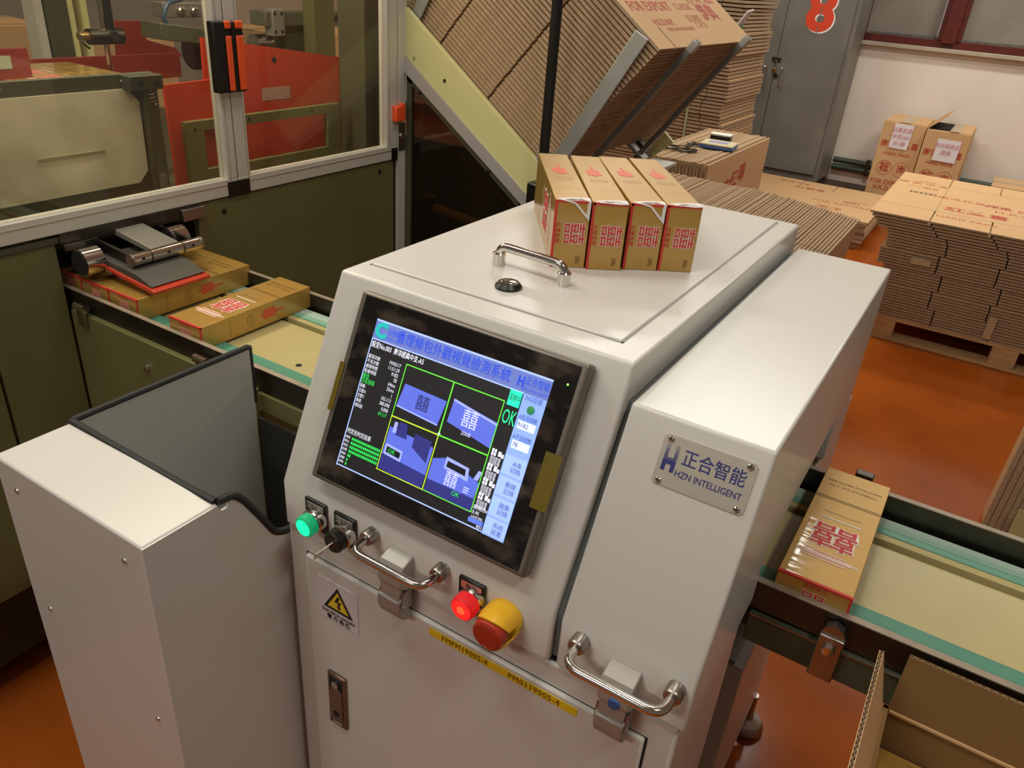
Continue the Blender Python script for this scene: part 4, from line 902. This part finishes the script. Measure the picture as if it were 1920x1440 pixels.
obj('left_red_guard', BX(-1.91, -1.90, .60, 1.016, 1.22, 1.326), mat('plum_red_enamel', '7a2a24', .35), pk, .001); obj('guard_window', BX(-1.8995, -1.8985, .70, .975, 1.285, 1.312), mat('pale_green_film', '9aa58c', .3), pk)
obj('back_guard', BX(-2.62, -2.60, -.3, .9, 1.03, 1.9), OLIVED, pk)
# stock of finished cartons inside
for lay in range(5):
    for i in range(4):
        carton((-1.80-.0895*i, 1.0875, 1.0355+lay*.0458), (0, 0, 0), 'gold carton in the block stacked behind the frosted hopper plate', 'cartons stacked inside the packing machine')
# far cases behind the packing machine
def plain_case(x0, x1, y0, y1, z0, z1, label):
    t = thing('cardboard_case', label, 'box', ((x0+x1)/2, (y0+y1)/2, z0))
    obj('body', BX(x0, x1, y0, y1, z0, z1), KRAFT, t, .005); xm = (x0+x1)/2
    obj('flap', BX(x0+.003, xm-.003, y0+.003, y1-.003, z1, z1+.005), KRAFT, t); obj('flap', BX(xm+.003, x1-.003, y0+.003, y1-.003, z1, z1+.005), KRAFT, t)
    obj('tape', BX(xm-.035, xm+.035, y0-.002, y1+.002, z1+.004, z1+.007), TAPE, t); return t
tb = thing('work_table', 'steel table carrying cases behind the packing machine', 'table', (-3.6, 2.3, 0))
obj('table_top', BX(-4.1, -2.9, 1.2, 3.6, .76, .80), STEELD, tb, .003)
for x in (-4.05, -2.95):
    for y in (1.25, 3.55): obj('leg', BX(x-.02, x+.02, y-.02, y+.02, 0, .76), STEELD, tb)
plain_case(-3.7, -3.2, 1.35, 1.80, .80, 1.245, 'brown case on the far table, seen left through the glass door')
plain_case(-3.65, -3.2, 1.88, 2.35, .80, 1.18, 'brown case in the middle of the far table')
plain_case(-3.4, -2.95, 2.75, 3.3, .80, 1.21, 'brown case on the far table seen beside the olive column')
tag(obj('shelf_board', BX(-4.6, -4.5, .6, 3.6, 0, 1.75), mat('grey_partition', '8d8278', .7)), 'grey partition screen far behind the packing machine', 'partition')

# ------------------------------------------------------------------ inclined magazine of case blanks
A36 = R(36.5); DX = Vector((math.cos(A36), 0, -math.sin(A36))); UP = Vector((math.sin(A36), 0, math.cos(A36)))
O_ = Vector((-.753, 1.88, 1.419)); HS = .442
mg = thing('blank_magazine', 'pale green inclined magazine with steel retaining bars holding case blanks', 'magazine', (-1.2, 2.2, 0))
for y0, y1 in ((1.846, 1.862), (2.70, 2.716)):
    bmn = prism(new(), [(-1.500, 1.445), (-1.056, 1.116), (-.985, 1.06), (-1.06, .992), (-1.10, 1.035), (-1.502, 1.322)], 'y', y0, y1)
    s_ = obj('side_beam', bmn, PALEG, mg, .001)
    obj('edge_profile', prism(new(), [(-1.502, 1.321), (-1.055, 1.004), (-1.075, .978), (-1.503, 1.281)], 'y', y0-.004, y1), mat('pale_aluminium', 'bdb7b4', .4, .4), s_)
    if y0 < 2:
        for x, z, m_ in ((-1.468, 1.318, CHROME), (-1.36, 1.272, DARK)): obj('beam_screw', lathe(new(), (x, y0, z), FN, [(.005, 0), (.004, .002)], 10), m_, s_)
bm = prism(new(), [(-1.497, 1.278), (-1.10, .994), (-1.02, .93), (-1.02, .45), (-1.497, .45)], 'y', 1.852, 1.857); obj('smoked_panel', bm, SMOKE, mg)
bm = new(); bx(bm, -1.497, -1.478, 1.850, 1.862, .45, 1.27); bx(bm, -1.497, -1.02, 1.850, 1.862, .44, .46); prism(bm, [(-1.497, 1.278), (-1.09, .987), (-1.10, .972), (-1.497, 1.258)], 'y', 1.850, 1.862); obj('panel_frame', bm, OLIVED, mg)
for x, z in ((-1.45, 1.235), (-1.20, 1.058)): obj('frame_screw', lathe(new(), (x, 1.850, z-.006), FN, [(.007, 0), (.006, .003), (.003, .004)], 10), STEELD, mg)
for k, y in enumerate((2.0, 2.5)): obj('slide_rail', prism(new(), [(-1.50, 1.43), (-1.0, 1.06), (-1.0, 1.035), (-1.50, 1.405)], 'y', y, y+.03), STEELD, mg)
obj('shade_backing', BX(-1.95, -.98, 2.385, 2.40, .05, .97), mat('shade_backing_dark', '2c281f', .6), mg); obj('shade_bottom', BX(-1.95, -.98, 1.90, 2.38, .46, .475), mat('shade_bottom_dark', '2a261d', .6), mg); obj('cross_tube', cyl(new(), (-1.48, 1.95, .875), (-1.15, 1.95, .845), .015, 14), PALEG, mg); obj('tube_block', BX(-1.50, -1.46, 1.92, 1.97, .84, .91), STEELD, mg)  # back and bottom dark sheets added to darken the view through the smoked panel
obj('diagonal_rod', tube(new(), [(-1.48, 2.1, 1.02), (-1.0, 2.1, .72)], .004, 8), STEEL, mg)
obj('inner_board', prism(new(), [(-1.60, 1.22), (-1.32, 1.20), (-1.06, .96), (-1.06, .90), (-1.60, 1.02)], 'y', 2.30, 2.31), KRAFTD, mg); obj('inner_beam', prism(new(), [(-1.49, 1.08), (-1.02, .86), (-1.02, .81), (-1.49, 1.0)], 'y', 2.2, 2.22), OLIVE, mg)
for x in (-1.45, -1.04):
    for y in (1.87, 2.69): obj('leg', BX(x-.02, x+.02, y-.02, y+.02, 0, .46 if y < 2 else .95), OLIVED, mg)
def bar(p, dirv, w_dir, ln, wd, th, m_=GALV, nm='retaining_bar'):
    p, dirv, w_dir = Vector(p), Vector(dirv).normalized(), Vector(w_dir).normalized(); n = dirv.cross(w_dir)
    b = new(); obx(b, p+dirv*ln/2, dirv, w_dir, n, ln/2, wd/2, th/2); return obj(nm, b, m_, mg, .002)
bd = Vector((.195, 0, .333)).normalized()
bar((-1.012, 1.872, 1.085), bd, (bd.z, 0, -bd.x), .415, .040, .007)
obj('beam_tip', BX(-1.05, -1.015, 1.85, 1.875, 1.105, 1.135), GALV, mg, .002)
E0 = O_+DX*.014-UP*HS
for y in (2.048, 2.475):
    p = E0+Vector((0, y-1.88, 0))-UP*.03
    bar(p, UP, Y_, HS+.058, .022, .016, mat('shaded_bar', '7d7a72', .5, .4))  # shade on the end bars is put into this darker colour
    b = new(); obx(b, p+UP*(HS+.040)+DX*.001, UP, Y_, DX, .016, .012, .010); obj('bar_tip', b, GALV, mg, .002)
    b = new(); obx(b, p-DX*.02+UP*.02, DX, Y_, UP, .045, .022, .006); obj('bar_foot', b, GALV, mg, .001)
obj('end_bracket', BX(-1.02, -.93, 2.44, 2.62, 1.0, 1.012), GALV, mg, .002)
obj('bracket_knob', lathe(new(), (-.955, 2.46, 1.012), Z_, [(.016, 0), (.016, .012), (.010, .018)], 14), CHROME, mg)
bd2 = Vector((.5, 0, .86)).normalized()
bar((-1.497, 1.872, 1.40), bd2, (bd2.z, 0, -bd2.x), .20, .035, .006)
me7 = sheet_mesh('case_blank', .615, .742, .0076, (.155, .362), .10, .007, (.105,))
for v in me7.vertices: v.co.y = min(v.co.y, .742)
LAB = 'flat brown case blank lying in the inclined magazine'
NS = 37
for i in range(NS):
    sh = -.030*(NS-1-i)/NS+random.uniform(-.001, .001)
    o = O_-DX*.615-UP*(HS-i*(HS/NS))+DX*sh+Y_*random.uniform(-.001, .001)
    tp_ = place(me7, 'case_blank', basis(o, DX, Y_, UP), LAB, 'cardboard', 'case blanks in the inclined magazine')
tag(tp_, 'topmost printed case blank in the inclined magazine', 'cardboard', 'case blanks in the inclined magazine')
u_, v_ = X_, Y_
def pt(s, x, y, sz, **k): return ((s, (x, y, .0076), Vector((0, 1, 0)), Vector((-1, 0, 0)), sz), k)
on_obj('red_printing', tp_, None, REDK, [pt("FOR EXPORT", .475, .17, .045, bold=.02), pt("H.K.D.N.P.", .53, .17, .03, bold=.02), pt("紅雙喜", .42, .10, .06, bold=.02), pt("CLASSIC", .475, .40, .035), pt("10,000", .52, .40, .04), pt("南洋煙", .43, .58, .075, bold=.02), pt("經典", .50, .56, .07, bold=.02), pt("MADE IN HONG KONG", .555, .25, .018), pt("C 8 33", .545, .42, .03)])
wc = mg
b = new(); obx(b, (-.835, 2.760, 1.470), (0, 1, .1), (.5, 0, .8), (1, 0, -.5), .032, .030, .003); obj('white_card', b, PAPER, wc, .002); b = new(); obx(b, (-.846, 2.765, 1.438), (0, 1, .1), (.5, 0, .8), (1, 0, -.5), .022, .008, .004); obj('card_clip', b, mat('green_clip', '3fa045', .4), wc)
po = thing('black_pole', 'thin black vertical pole behind the standing gold cartons', 'pole', (-1.0, 1.80, 0))
obj('tube', cyl(new(), (-1.0, 1.80, .02), (-1.0, 1.80, 1.95), .0135, 18), BLACK, po); obj('base', lathe(new(), (-1.0, 1.80, 0), Z_, [(.09, 0), (.09, .012), (.02, .02)], 24), BLACK, po)
obj('clamp', BX(-1.035, -.990, 1.782, 1.822, 1.005, 1.065), BLACK, po, .006)

C.objects.unlink(_tx) if _tx.name in C.objects else None
bpy.data.objects.remove(_tx)
